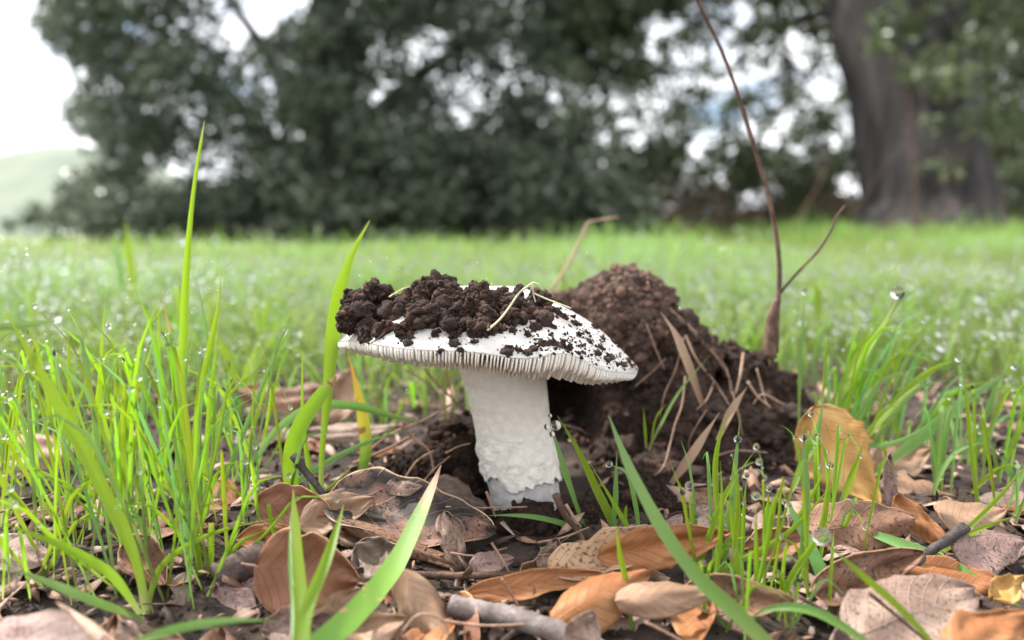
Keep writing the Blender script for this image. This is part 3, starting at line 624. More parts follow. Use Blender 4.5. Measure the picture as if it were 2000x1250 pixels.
def build_crust():
    e = empty('soil_crust', P(850, 620, .235), 'dark crumbly crust of soil lying on the white mushroom cap', 'soil')
    spots = [(700, 590, 36, 0), (730, 572, 34, 6), (690, 612, 26, 0), (718, 620, 34, 0), (760, 612, 34, 2), (790, 596, 36, 6), (835, 580, 38, 14), (862, 566, 34, 14), (880, 592, 40, 8), (820, 622, 34, 0), (850, 628, 30, 0), (905, 610, 36, 2), (925, 590, 32, 4), (945, 618, 30, 0),
             (970, 600, 32, 0), (990, 622, 30, 0), (1010, 596, 28, 2), (1035, 612, 26, 0), (745, 645, 22, 0), (780, 645, 20, 0), (890, 640, 22, 0), (1020, 628, 18, 0), (715, 648, 22, 0), (1050, 590, 22, 2), (960, 580, 26, 2), (1000, 578, 20, 0), (1065, 606, 18, 0), (1040, 640, 16, 0), (1055, 622, 18, 0), (930, 640, 20, 0), (970, 640, 20, 0), (1000, 644, 16, 0), (1085, 618, 13, 0)]
    lum = []
    for x, y, r, lift in spots:
        y += 2; r *= .70 if x < 930 else .56; lift *= .5; x = 690+(x-690)*.985+8
        loc, nor = hit(CAPBVH, x, y)
        if loc is None:                       # above the cap's outline: stand on the crest below it
            loc, nor = hit(CAPBVH, x, y+45)
            if loc is None: loc = P(x, y, .232)
            else: loc = P(x, y, (loc-CAMP).length*.992)
        d = .225; lum.append((loc+Vector((0, 0, px(lift, d)))-ray(x, y).normalized()*px(r*.25, d), px(r, d)))
    o = union_mesh('crust', lum, .00055, M_CRUST, e, [(70, .0030, 'p'), (170, .0026, 'r'), (360, .0016, 'r'), (520, .0016, 'v'), (1100, .0009, 'v'), (2200, .0005, 'p')], squash=(1.1, .9, .8))
    cs = sample_surface(o, 300); rs = rng.gamma(2.2, .00035, 300)+.0005
    for i in np.argsort(-rs)[:90]:
        V, F0 = clod_geo(rs[i], i); V = V+cs[i]
        mk('clod', V, F0, M_CRUST, e)
    cs = sample_surface(o, 11000); V, F = lumps_mesh(cs, rng.gamma(2, .00016, len(cs))+.00012, ICO1, .35); mk('crumbs', V, F, M_CRUST, e, smooth=False, rnd=np.repeat(rng.uniform(.15, 1, len(V)//12), 12))['kind'] = 'stuff'
    # bits clinging to the white slope
    drips = [(716, 655, 14), (720, 665, 10), (798, 672, 12), (802, 660, 10), (850, 656, 9), (856, 648, 8), (888, 672, 13), (884, 660, 9), (900, 684, 9), (862, 686, 8), (930, 656, 11), (928, 668, 8), (990, 690, 15), (984, 704, 10), (996, 680, 9), (1030, 690, 12), (1042, 682, 12), (1012, 684, 9), (1060, 672, 13), (1078, 672, 13), (1095, 676, 12), (1110, 682, 11), (1128, 690, 8),
             (1048, 640, 14), (1062, 628, 12), (1080, 640, 10), (1100, 620, 13), (1085, 610, 16), (1120, 632, 11), (1105, 600, 12), (1130, 655, 8), (1150, 668, 8), (1165, 690, 11), (1172, 680, 9), (1185, 704, 10), (1192, 698, 10), (1215, 712, 8), (1226, 706, 9), (1232, 716, 7), (1140, 690, 6), (1030, 655, 9), (1000, 648, 8), (960, 652, 5), (940, 645, 7), (740, 660, 9), (690, 640, 10), (676, 644, 8), (700, 640, 12), (1196, 668, 6), (1160, 640, 7), (1140, 615, 9), (1145, 650, 6), (1075, 655, 6), (1175, 660, 7)]
    C, S = [], []
    for x, y, r in drips:
        loc, nor = hit(CAPBVH, x, y)
        if loc is None: continue
        rr = px(r*.82, .212); V0, F0 = ICO3
        V = np.array([v*rr*np.array((1, .7, .85))*max(.5, 1+.45*noise.noise(Vector(v)*1.5+Vector((x, y, 0)))+.25*noise.noise(Vector(v)*4+Vector((x, 0, 0)))+.12*noise.noise(Vector(v)*9)) for v in V0])+np.array(loc)
        mk('clod', V, F0, M_CRUST if r > 9 else M_CRUMB, e)
        for k in range(26): C.append(np.array(loc)+rng.normal(size=3)*rr*.8)
    def specks(n, x0, x1, y0, y1, fade=None):
        for i in range(n):
            x = random.uniform(x0, x1); y = random.uniform(y0, y1)
            if fade and random.random() > fade(x, y): continue
            loc, nor = hit(CAPBVH, x, y)
            if loc is not None and nor.z > .05: C.append(np.array(loc))
    pat = lambda x, y: max(0, noise.noise(Vector((x*.02, y*.02, 0)))+.25)
    specks(1500, 1040, 1245, 560, 725, pat); specks(700, 1100, 1245, 590, 725); specks(500, 675, 1060, 620, 700, lambda x, y: .5*sstep(705, 630, y)*pat(x, y)*2); specks(500, 950, 1090, 560, 650, pat)
    for i in range(900):                     # the far side of the cap carries the same specks
        th = random.uniform(0, math.pi); s_ = random.uniform(.15, .98)
        if pat(1000*math.cos(th)*s_*.5, 1000*math.sin(th)*s_*.5) > random.random()*.6: C.append(np.array(cap_pt(th, s_)))
    C = np.array(C); V, F = lumps_mesh(C, np.minimum(rng.gamma(1.5, .00011, len(C))+.00007, .0007), ICO1, .4); mk('crumbs', V, F, M_CRUMB, e, smooth=False, rnd=np.repeat(rng.uniform(.15, 1, len(V)//12), 12))['kind'] = 'stuff'
build_crust()

# ------------------------------------------------------------------ dew
DROPS = []      # (pos, r) candidates
def add_drop(p, r): DROPS.append((Vector(p), r))

# ------------------------------------------------------------------ grass blades
def blade_mesh(pts, wid, n=14, twist=0.0, fold=.22, seed=0, blunt=False, wprof=None):
    pp = cat_rom(pts, n); V, UV, F = [], [], []
    for i, p in enumerate(pp):
        t = (pp[min(i+1, n-1)]-pp[max(i-1, 0)]).normalized(); view = (CAMP-p).normalized()
        s = i/(n-1); ac = t.cross(view)
        if ac.length < 1e-4: ac = Vector((1, 0, 0))
        ac.normalize(); ac = Matrix.Rotation(twist*(s-.4)+.25*math.sin(seed+s*3), 3, t) @ ac; nn = ac.cross(t)
        if wprof: w = wid*float(np.interp(s, wprof[0], wprof[1]))
        elif blunt: w = wid
        else: w = wid*(.55+.45*sstep(0, .35, s))*(1-sstep(.45, 1.02, s)**1.4)+wid*.03
        w *= 1+.07*noise.noise(Vector((s*9, seed, 0))); h = w*.5
        p = p+ac*(wid*.10*noise.noise(Vector((s*3.5, seed*3, 1))))
        for k, (a, b) in enumerate(((-1, 0), (-.5, -.7), (0, -1), (.5, -.7), (1, 0))):
            V.append(p+ac*(a*h)+nn*(b*h*fold)); UV.append((k/4, s))
    for i in range(n-1):
        for k in range(4): a = i*5+k; F.append((a, a+1, a+6, a+5))
    return V, F, UV
def blade(parent, pts, wid, mt=M_GRASS, n=16, twist=.5, fold=.25, rnd=None, blunt=False, wprof=None, name='blade'):
    V, F, UV = blade_mesh(pts, wid, n, twist, fold, random.uniform(0, 6), blunt, wprof)
    return mk(name, V, F, mt, parent, uv=UV, rnd=[random.random() if rnd is None else rnd]*len(V))
def hero(label, blades, group=None, cat='grass', name='grass_plant'):
    """blades: dicts with px points base -> tip (x, y), depths d0 -> d1, width in px"""
    e = None
    for b in blades:
        pts = b['p']; n = len(pts); d0, d1 = b['d']
        q = [P(x, y, d0+(d1-d0)*i/(n-1)) for i, (x, y) in enumerate(pts)]
        wd = px(b['w']*(.70 if b['w'] >= 16 else .82), .5*(d0+d1))
        if e is None: e = empty(name, q[0], label, cat, group)
        bl = blade(e, q, wd, b.get('m', M_GRASS), b.get('n', 20), b.get('t', .35), b.get('f', .25), b.get('r'), b.get('blunt', False), b.get('wp'))
        if b.get('dew'):                       # fine beads of dew on the blade
            pp = cat_rom(q, 60); C = []
            for i in range(b['dew']):
                s = random.uniform(.03, .98); p = pp[int(s*59)]; t = (pp[min(59, int(s*59)+1)]-pp[max(0, int(s*59)-1)]).normalized(); ac = t.cross((CAMP-p).normalized()).normalized()
                w2 = wd*.5*(1-.7*s); k = random.choice((-1, 1))*(.9 if random.random() < .5 else random.uniform(0, .9)); C.append(np.array(p+ac*(k*w2)+(CAMP-p).normalized()*wd*.12))
            V, F = lumps_mesh(np.array(C), rng.uniform(.00010, .00024, len(C)), ICO2, 0); o = mk('dew_beads', V, F, M_DROP, bl, world=True); o.matrix_parent_inverse = Matrix.Translation(e.location).inverted(); o['kind'] = 'stuff'
        for (s, r) in b.get('drops', []):
            p = cat_rom(q, 40)[min(39, int(s*39))]; r *= .74; add_drop(p+Vector((0, 0, px(r, d1)*.3)), px(r, d1))
    return e
def B(p, d, w, **k): return dict(p=p, d=d if isinstance(d, tuple) else (d, d), w=w, **k)

hero('very tall single grass blade rising far above the rest of the meadow', [
    B([(343, 1150), (350, 950), (355, 750), (360, 580), (368, 470), (380, 360), (399, 236)], (.238, .232), 25, r=.5, t=.1, f=.5, wp=([0, .3, .5, .75, .97, 1], [.8, 1, .85, .5, .3, .04]))])
hero('broad upright grass blade with bright ribs touching the cap edge', [
    B([(628, 1010), (630, 900), (637, 800), (645, 700), (655, 620), (668, 555), (690, 490), (722, 430)], (.238, .236), 46, r=.45, t=.15, f=.2, wp=([0, .2, .45, .62, .72, .82, 1], [.28, .35, .8, 1, .75, .42, .03]))])
hero('bent yellow green grass blade with brown tip and spots', [
    B([(610, 1110), (580, 1010), (566, 920), (578, 850), (612, 790), (657, 735)], (.232, .228), 44, m=M_GRASSBENT, r=.4, t=.25, f=.2, wp=([0, .3, .5, .7, .9, 1], [.6, .85, .95, 1, .8, .15]))])
hero('yellow dying grass blade with dark spots under the cap edge', [
    B([(688, 1000), (706, 930), (716, 870), (706, 800), (693, 740), (675, 668)], .268, 32, m=M_GRASSYEL, r=.5, t=1.2, f=.25)])
hero('wide bluish grass blade lying level behind the upright blades', [
    B([(820, 826), (760, 812), (690, 792), (610, 795), (540, 840), (500, 900)], (.262, .255), 27, m=M_GRASSBLUE, r=.5, t=.2, wp=([0, .3, .6, 1], [.1, .8, 1, .5]))])
hero('blurred foreground grass blade with tan dried tip and brown spots', [
    B([(600, 1275), (690, 1200), (765, 1115), (815, 1015), (860, 908)], (.150, .205), 62, m=M_GRASSTAN, r=.5, t=.15, f=.12, wp=([0, .2, .5, .75, .9, 1], [.8, 1, .95, .75, .42, .05]))])
hero('blurred pale green sprout with several leaves close to the tan tipped blade', [
    B([(585, 1290), (590, 1180), (580, 1060), (573, 955)], (.148, .185), 40, r=.3, t=.1, wp=([0, .4, .8, 1], [1, .95, .6, .05])),
    B([(590, 1290), (600, 1190), (635, 1100), (658, 1035), (670, 985)], (.148, .182), 34, r=.5, t=.3, wp=([0, .3, .5, .75, 1], [.9, 1, .95, .55, .05])),
    B([(575, 1290), (578, 1180), (570, 1080), (566, 1000)], (.15, .188), 26, m=M_GRASSBLUE, r=.6, blunt=False),
    B([(592, 1280), (585, 1190), (572, 1120)], (.15, .18), 18, r=.4)])
hero('blurred arching grass shoot at the lower left edge of the meadow', [
    B([(285, 1200), (265, 1090), (200, 950), (130, 820), (65, 700), (0, 590)], (.185, .178), 34, r=.35, t=.1),
    B([(275, 1200), (215, 1120), (120, 1065), (-20, 1012)], (.178, .165), 26, r=.55),
    B([(280, 1210), (200, 1180), (100, 1140), (-20, 1095)], (.175, .16), 24, m=M_GRASSBLUE, r=.3),
    B([(288, 1200), (300, 1140), (330, 1090), (420, 1040), (545, 1010)], (.185, .2), 15, r=.4)])
hero('level blurred grass blade crossing the arching shoot', [B([(-60, 648), (0, 640), (60, 633), (130, 624)], .182, 20, m=M_GRASSBLUE, r=.2)])
hero('pale blurred blade lying low across the front litter', [B([(240, 1262), (330, 1232), (440, 1212), (545, 1212)], (.145, .15), 24, m=M_GRASSBLUE, r=.5)])
LT = 'slender green grass blades in the tuft round the tall blade'
hero(LT, [
    B([(180, 1120), (187, 950), (193, 800), (198, 690), (206, 568)], .238, 13, r=.4),
    B([(255, 1020), (248, 880), (238, 780), (212, 640)], .262, 19, r=.6, drops=[(1, 7)]),
    B([(195, 1130), (215, 980), (245, 850), (262, 740), (272, 655)], .236, 13, r=.5),
    B([(262, 1080), (270, 920), (280, 780), (278, 700), (274, 640)], .244, 11, m=M_GRASSBLUE, r=.5),
    B([(180, 920), (240, 820), (280, 730), (308, 628)], .25, 9, r=.4)], 'slender tufts round the tall blade')
hero('slender grass tuft with one orange tipped blade beside the tall blade', [
    B([(420, 1080), (390, 960), (362, 830), (345, 730), (330, 640), (315, 572)], .23, 11, m=M_GRASSORA, r=.5),
    B([(425, 900), (418, 800), (408, 690), (397, 610), (381, 530)], .252, 10, m=M_GRASSBLUE, r=.5),
    B([(362, 1090), (372, 940), (390, 780), (412, 670), (425, 600), (433, 525)], .236, 15, r=.35),
    B([(395, 1060), (402, 900), (410, 780), (420, 700), (428, 620)], .24, 11, r=.6),
    B([(380, 1080), (400, 980), (420, 860), (455, 700)], .242, 9, m=M_GRASSBLUE, r=.3)])
hero('long grass blades leaning to the right towards the dark stick', [
    B([(400, 1020), (430, 960), (470, 860), (505, 770), (545, 680), (589, 613)], .248, 12, m=M_GRASSBLUE, r=.4, t=.1),
    B([(640, 1070), (612, 960), (596, 860), (590, 770), (592, 682)], .236, 17, r=.5, wp=([0, .3, .6, 1], [1, .9, .7, .05])),
    B([(430, 1030), (520, 980), (620, 915), (720, 862), (800, 838)], .25, 17, m=M_GRASSBLUE, r=.6, t=.1),
    B([(480, 1060), (560, 1010), (640, 955), (700, 900)], .24, 9, r=.6)])
hero('dry orange straw lying among the green blades by the round leaf', [B([(375, 1118), (440, 1095), (500, 1084), (577, 1080)], (.205, .2), 9, m=M_STRAW, r=.9)], name='grass_straw', cat='straw')
hero('group of cut grass stumps with pale bases left of the round leaf', [
    B([(395, 1165), (388, 1090), (380, 1030)], .2, 14, blunt=True, r=.3), B([(408, 1165), (412, 1090), (412, 1022)], .2, 13, blunt=True, r=.5), B([(370, 1165), (366, 1080), (362, 1000)], .202, 15, m=M_GRASSBLUE, blunt=True, r=.5),
    B([(432, 1160), (440, 1090), (470, 1030)], .2, 11, r=.5), B([(545, 1075), (530, 1020), (524, 985)], .21, 10, blunt=True, r=.4), B([(400, 1160), (420, 1120), (470, 1060), (530, 1030)], .2, 12, r=.4)])

hero('big blurred grass blade slanting across the litter right of the stem', [
    B([(1530, 1290), (1450, 1205), (1365, 1130), (1290, 1030), (1235, 925), (1190, 812)], (.160, .182), 44, m=M_GRASSBLUE, dew=120, r=.35, t=.2, f=.15, wp=([0, .25, .6, .85, 1], [.9, 1, .85, .55, .06]))])
hero('pair of green blades with a cluster of dewdrops beside the stem', [
    B([(1160, 1075), (1125, 985), (1098, 905), (1078, 832)], (.228, .224), 20, m=M_GRASSBLUE, r=.5, wp=([0, .35, .6, 1], [.45, .6, 1, .12])),
    B([(1212, 1050), (1172, 970), (1135, 890), (1088, 812)], (.226, .224), 25, r=.3, wp=([0, .35, .6, 1], [1, .95, .7, .06]))])
for x, y, r in ((1086, 831, 10), (1068, 834, 6), (1078, 848, 6), (1074, 812, 4)): add_drop(P(x, y, .2225), px(r, .2225))
hero('thin grass blades between the stem and the slanting blade', [
    B([(1300, 1150), (1245, 1060), (1200, 985), (1150, 900)], .205, 12, r=.5),
    B([(1195, 1050), (1202, 970), (1204, 880)], .225, 13, m=M_GRASSBLUE, r=.5),
    B([(1250, 1060), (1242, 990), (1225, 925), (1190, 908)], .215, 11, m=M_GRASSBLUE, r=.5, drops=[(1, 9)]),
    B([(1220, 1045), (1222, 1000), (1224, 985)], .22, 9, r=.4)])
hero('thin blurred blade standing alone before the orange arched leaf', [B([(1240, 1270), (1225, 1150), (1210, 1080), (1203, 1020)], .178, 14, r=.4)])
hero('narrow bluish blade curving along the soil at the stem foot', [B([(1170, 1062), (1120, 1030), (1060, 1012), (1000, 1006), (945, 1008)], (.225, .222), 12, m=M_GRASSBLUE, r=.6, t=.1)])
hero('flat cut piece of green blade lying on the litter', [B([(1055, 1075), (1100, 1068), (1145, 1075)], .212, 14, m=M_GRASSBLUE, r=.5, blunt=True)])
RT = 'dew tipped grass shoots standing in the tuft before the mound'
hero(RT, [
    B([(1408, 1060), (1398, 960), (1400, 880), (1420, 800)], .208, 13, r=.4),
    B([(1405, 1150), (1425, 1030), (1435, 920), (1446, 808)], .202, 15, m=M_GRASSBLUE, r=.4, drops=[(.85, 10)]),
    B([(1350, 1160), (1380, 1060), (1420, 960), (1475, 880)], .195, 14, r=.5),
    B([(1360, 1120), (1352, 1020), (1345, 950)], .198, 10, r=.5, drops=[(1, 10)]),
    B([(1450, 1130), (1452, 1020), (1458, 930)], .2, 9, r=.5, drops=[(1, 8)]),
    B([(1480, 1250), (1478, 1120), (1476, 970)], .185, 13, r=.4, drops=[(1, 12)]),
    B([(1490, 1080), (1498, 1010), (1502, 955)], .205, 11, r=.5, drops=[(1, 9)]),
    B([(1440, 1250), (1442, 1120), (1430, 1010), (1425, 940)], .186, 13, r=.6),
    B([(1385, 1250), (1398, 1130), (1410, 1000), (1406, 900)], .188, 12, r=.5),
    B([(1510, 1240), (1545, 1130), (1590, 1060), (1610, 990)], .186, 15, r=.5)], 'dew tipped tufts before the mound')
hero('crossing grass shoots with dew tips beside the yellow leaf', [
    B([(1520, 1250), (1560, 1130), (1575, 1000), (1572, 900), (1568, 830)], .196, 20, m=M_GRASSBLUE, r=.4, drops=[(.9, 11)]),
    B([(1600, 1110), (1612, 1000), (1622, 900)], .205, 13, r=.4, drops=[(.95, 10)]),
    B([(1640, 990), (1660, 940), (1690, 855)], .225, 18, r=.3),
    B([(1545, 960), (1570, 900), (1595, 850), (1610, 768)], .238, 24, m=M_GRASSBLUE, r=.5, dew=120),
    B([(1310, 1190), (1420, 1110), (1540, 1040), (1640, 930)], .196, 14, r=.5),
    B([(1500, 1130), (1540, 1050), (1590, 960), (1610, 920)], .21, 12, r=.5)])
hero('pale grass blade covered in fine dew beads leaning over brown leaves', [B([(1632, 1200), (1610, 1130), (1580, 1060), (1540, 985)], (.188, .2), 42, m=M_GRASSBLUE, r=.9, t=.1, f=.1, dew=420, wp=([0, .3, .7, 1], [.8, 1, .7, .3]))])
hero('blurred thin blade with a big dewdrop slanting to the lower right', [B([(1850, 1290), (1760, 1190), (1680, 1120), (1605, 1052)], (.158, .17), 20, r=.35, drops=[(1, 24)])])
hero('broad dewy blade lying down across leaves towards the right edge', [B([(2020, 1215), (1920, 1140), (1820, 1085), (1700, 1040)], (.185, .215), 34, m=M_GRASSBLUE, r=.8, t=.1, dew=260, wp=([0, .4, .8, 1], [.6, .8, 1, .6]))])
hero('blurred arching blade low in front of the brown curved leaf', [B([(1740, 1290), (1650, 1225), (1570, 1188), (1500, 1190), (1455, 1215)], (.16, .172), 24, m=M_GRASSBLUE, r=.5, dew=60)])
hero('bright wide blade with a large dewdrop on its pointed tip', [
    B([(1560, 940), (1600, 850), (1640, 770), (1685, 690), (1725, 630), (1762, 565)], (.275, .29), 34, r=.35, t=.2, wp=([0, .3, .55, .75, 1], [.5, .65, 1, .6, .05]))])
add_drop(P(1754, 571, .288), px(13, .288))
hero('long grass blades drooping with dew at the right of the yellow leaf', [
    B([(1650, 900), (1710, 830), (1780, 755), (1830, 718), (1872, 702)], .272, 21, r=.4, drops=[(1, 9)]),
    B([(1700, 930), (1790, 860), (1880, 785), (1990, 712)], .265, 30, m=M_GRASSBLUE, r=.5, drops=[(.98, 9)]),
    B([(1915, 1025), (1902, 920), (1890, 800), (1878, 700)], .245, 10, r=.4),
    B([(1818, 1000), (1830, 940), (1865, 885), (1915, 865), (1955, 885)], .25, 10, m=M_GRASSBLUE, r=.5, dew=40, drops=[(1, 9)]),
    B([(1955, 885), (1975, 925), (1990, 960)], .25, 14, m=M_GRASSBLUE, r=.7, dew=60),
    B([(1560, 880), (1640, 862), (1720, 870), (1790, 845), (1850, 800)], .25, 12, m=M_GRASSBLUE, r=.6, dew=60)])
hero('thin green stem crossing the mauve leaf at the right', [B([(1800, 1095), (1860, 1065), (1920, 1030), (2010, 1000)], .212, 12, r=.4), B([(1795, 1100), (1880, 1040), (1960, 960), (2010, 900)], .215, 10, r=.5)])
hero('small grass sprigs growing out of the earth mound', [B([(1266, 880), (1290, 830), (1330, 760), (1390, 690)], (.262, .27), 7, m=M_GRASSBLUE, r=.2), B([(1262, 875), (1260, 840), (1256, 792)], .26, 7, r=.2), B([(1270, 880), (1280, 820), (1300, 790)], .262, 5, r=.3)])
hero('thin upright blade with a drop near the tall dry stem', [B([(1560, 830), (1563, 720), (1567, 640), (1572, 572)], .285, 9, m=M_GRASSBLUE, r=.5, drops=[(1, 8)])])

hero('blurred wide grass blade standing far behind the tall single blade', [B([(262, 600), (256, 540), (250, 480), (246, 428)], .62, 20, r=.3), B([(240, 600), (236, 540), (228, 495), (216, 462)], .64, 18, m=M_GRASSBLUE, r=.6)])
hero('soft wide blades rising behind the left end of the bluish level blade', [B([(470, 760), (440, 690), (428, 660)], .36, 22, r=.3), B([(1100, 600), (1098, 545), (1085, 505)], .5, 16, r=.3), B([(1600, 640), (1597, 580), (1588, 545)], .48, 16, r=.3)])
# procedural tufts close to the mushroom
def tuft(x, y, nb, h, spread, label, group, wmm=(.5, 1.2), lean=(0, 0), blue=.3):
    z = gz(x, y)-.002; e = empty('grass_tuft', (x, y, z), label, 'grass', group)
    h *= 1.22
    for k in range(max(4, int(nb*.95))):
        a = random.uniform(0, 2*math.pi); hh = h*random.uniform(.4, 1.3); s = spread*random.uniform(.2, 1.1)
        b0 = Vector((x+random.uniform(-.006, .006), y+random.uniform(-.006, .006), z)); dx = math.cos(a)*s+lean[0]*hh; dy = math.sin(a)*s+lean[1]*hh
        st_ = random.uniform(.2, .42); pts = [b0, b0+Vector((dx*st_, dy*st_, hh*.45)), b0+Vector((dx*(st_+.28), dy*(st_+.28), hh*.82)), b0+Vector((dx, dy, hh*random.uniform(.62, 1.05)))]
        if pts[-1].y < .145 or (abs(pts[-1].x) < .07 and pts[-1].y < .24 and pts[-1].z > .035): continue
        blade(e, pts, random.uniform(*wmm)*.001, M_GRASSBLUE if random.random() < blue else M_GRASS, 8, random.uniform(-1, 1))
        if random.random() < .45: add_drop(pts[-1], random.uniform(.0003, .0009))
        if random.random() < .45: add_drop(pts[2]+Vector((random.uniform(-.0006, .0006), -.0006, 0)), random.uniform(.0003, .0008))
def place_tufts():
    for (pxx, pyy, h, nb) in [(350, 1140, .055, 14), (200, 1120, .055, 13), (270, 1100, .05, 12), (110, 1080, .05, 11), (420, 1090, .05, 12), (60, 1120, .045, 9), (480, 1040, .042, 10), (330, 1060, .055, 12), (160, 1030, .05, 12), (30, 1010, .05, 10), (400, 1020, .05, 11), (540, 1000, .035, 8), (250, 1000, .05, 12), (90, 960, .045, 11), (330, 960, .045, 11), (470, 940, .04, 9), (180, 930, .042, 10), (20, 920, .042, 9)]:
        p = PZ(pxx, pyy); tuft(p.x, p.y, nb, h, .040, 'tuft of fine bright green grass left of the fallen leaves', 'fine grass tufts left of the mushroom')
    for (pxx, pyy, h, nb) in [(1420, 1180, .028, 9), (1480, 1140, .032, 10), (1380, 1110, .028, 8), (1560, 1150, .03, 9), (1620, 1030, .028, 9), (1640, 1060, .03, 6), (1470, 1080, .026, 8)]:
        p = PZ(pxx, pyy); tuft(p.x, p.y, nb, h, .016, 'short grass tuft with dew among the brown leaves before the mound', 'short tufts before the mound', (.5, 1.1))
    for (pxx, pyy, h, nb) in [(1610, 930, .045, 12), (1620, 900, .05, 12), (1660, 890, .04, 9), (1700, 900, .04, 9), (1770, 930, .035, 9), (1850, 960, .03, 8), (1940, 940, .035, 9), (1980, 1010, .028, 8), (1760, 880, .035, 9), (1880, 900, .03, 9)]:
        p = PZ(pxx, pyy); tuft(p.x, p.y, nb, h, .03, 'leaning dewy grass tuft on the right side of the mound', 'leaning tufts right of the mound', (.7, 1.9), (.25, 0), .45)
    for i in range(70):                 # next belt behind
        side = random.random() < .55; y = random.uniform(.30, .56); x = (random.uniform(-.62, -.03) if side else random.uniform(.12, .62))*y/.45
        if -.03*y/.3 < x < .14 and y < .36: continue
        tuft(x, y, random.randint(6, 10), random.uniform(.025, .05) if y < .4 else random.uniform(.03, .055), .03, 'soft dewy grass tuft in the meadow behind the mushroom', 'soft tufts behind the mushroom', (.7, 1.8), (random.uniform(-.2, .3), 0), .4)
place_tufts()

# the rest of the meadow: uncountable
def meadow():
    n = 145000; u = rng.uniform(0, 1, n); y = .30*(6.5/.30)**u; x = rng.uniform(-1, 1, n)*(1.0*y+.35)
    keep = ~((np.abs(x-.09) < .10) & (y < .40)) & ((y > .34) | (np.abs(x) > .3)) & (rng.uniform(0, 1, n) < np.clip((y-.30)/.55, .25, 1)); keep &= (np.array([noise.noise(Vector((a*4, b*4, 9))) for a, b in zip(x, y)]) > -.34) | (y > 1.6); keep &= ~((x > -.13) & (x < .0) & (y < .40) & (rng.uniform(0, 1, n) < .6))
    x, y = x[keep], y[keep]; n = len(x)
    z = np.array([gz(a, b) for a, b in zip(x, y)])
    patch = np.array([noise.noise(Vector((a*1.6, b*1.6, 5))) for a, b in zip(x, y)])
    h = rng.uniform(.4, 1.1, n)*np.interp(y, [.34, .7, 1.5, 3, 6], [.032, .045, .06, .09, .12])*(1+.45*patch)*np.where(rng.uniform(0, 1, n) < .06, 1.6, 1)
    wd = np.interp(y, [.34, 1, 3, 6], [.0012, .0022, .005, .009])*rng.uniform(.6, 1.4, n)
    a = rng.uniform(0, 2*np.pi, n); ln = h*rng.uniform(.15, .9, n); dx, dy = np.cos(a)*ln, np.sin(a)*ln; fa = rng.uniform(0, np.pi, n); ax, ay = np.cos(fa), np.sin(fa)*.6
    T = [(0, 0, .8), (.16, .40, 1), (.5, .78, .8), (.8, .95, .45), (1.0, .98, .06)]
    V = np.zeros((n, 10, 3), np.float32); UV = np.zeros((n, 10, 2), np.float32)
    for i, (s, hz, w) in enumerate(T):
        for k, sg in enumerate((-1, 1)):
            V[:, i*2+k, 0] = x+dx*s+sg*ax*wd*w*.5; V[:, i*2+k, 1] = y+dy*s+sg*ay*wd*w*.5; V[:, i*2+k, 2] = z+h*hz; UV[:, i*2+k] = (k, i/4)
    f = np.array([[i*2, i*2+1, i*2+3, i*2+2] for i in range(4)]); F = (f[None]+(np.arange(n)*10)[:, None, None]).reshape(-1, 4)
    o = mk('meadow_grass', V.reshape(-1, 3), F, M_MEADOW, uv=UV.reshape(-1, 2), rnd=np.repeat(np.clip(.5+.9*patch+rng.normal(0, .3, n), 0, 1), 10))
    tag(o, 'soft bright green meadow grass stretching back to the trees', 'grass', kind='stuff')
    # dew on it
    near = np.where((y < 2.2) & (rng.uniform(0, 1, n) < np.interp(y, [.34, .8, 2.2], [.7, .65, .35])))[0]
    C = np.stack([x[near]+dx[near], y[near]+dy[near], z[near]+h[near]*.99], -1); return C, y[near]
MC, MY = meadow()
rs = (rng.gamma(1.5, .00045, len(MC))+.0004)*np.interp(MY, [.34, .6, 2.2], [.75, 1.25, 1.9])
V, F = lumps_mesh(MC, rs, ICO2, 0)
tag(mk('meadow_dew', V, F, M_DROP), 'countless dewdrops glittering on the meadow grass', 'dew', kind='stuff')

# individual dewdrops near the mushroom
dm = None
DROPS.sort(key=lambda t: -t[1]/max(.05, (t[0]-CAMP).length))
V0 = ICO3[0].copy(); dme = bpy.data.meshes.new('dewdrop'); dme.from_pydata([tuple(v) for v in V0], [], [tuple(f) for f in ICO3[1]]); dme.polygons.foreach_set('use_smooth', [True]*len(dme.polygons)); dme.materials.append(M_DROP)
for i, (p, r) in enumerate(DROPS[:300]):
    o = bpy.data.objects.new('dewdrop', dme); COL.objects.link(o); o.location = p; o.scale = (r, r, r*random.uniform(.95, 1.12))
    tag(o, 'clear round dewdrop clinging to a grass blade', 'dewdrop', 'dewdrops on the grass')
if len(DROPS) > 300:
    V, F = lumps_mesh(np.array([p[:] for p, _ in DROPS[300:]]), np.array([r for _, r in DROPS[300:]]), ICO2, 0)
    tag(mk('fine_dew', V, F, M_DROP), 'tiny dewdrops on the grass tufts round the mushroom', 'dew', kind='stuff')

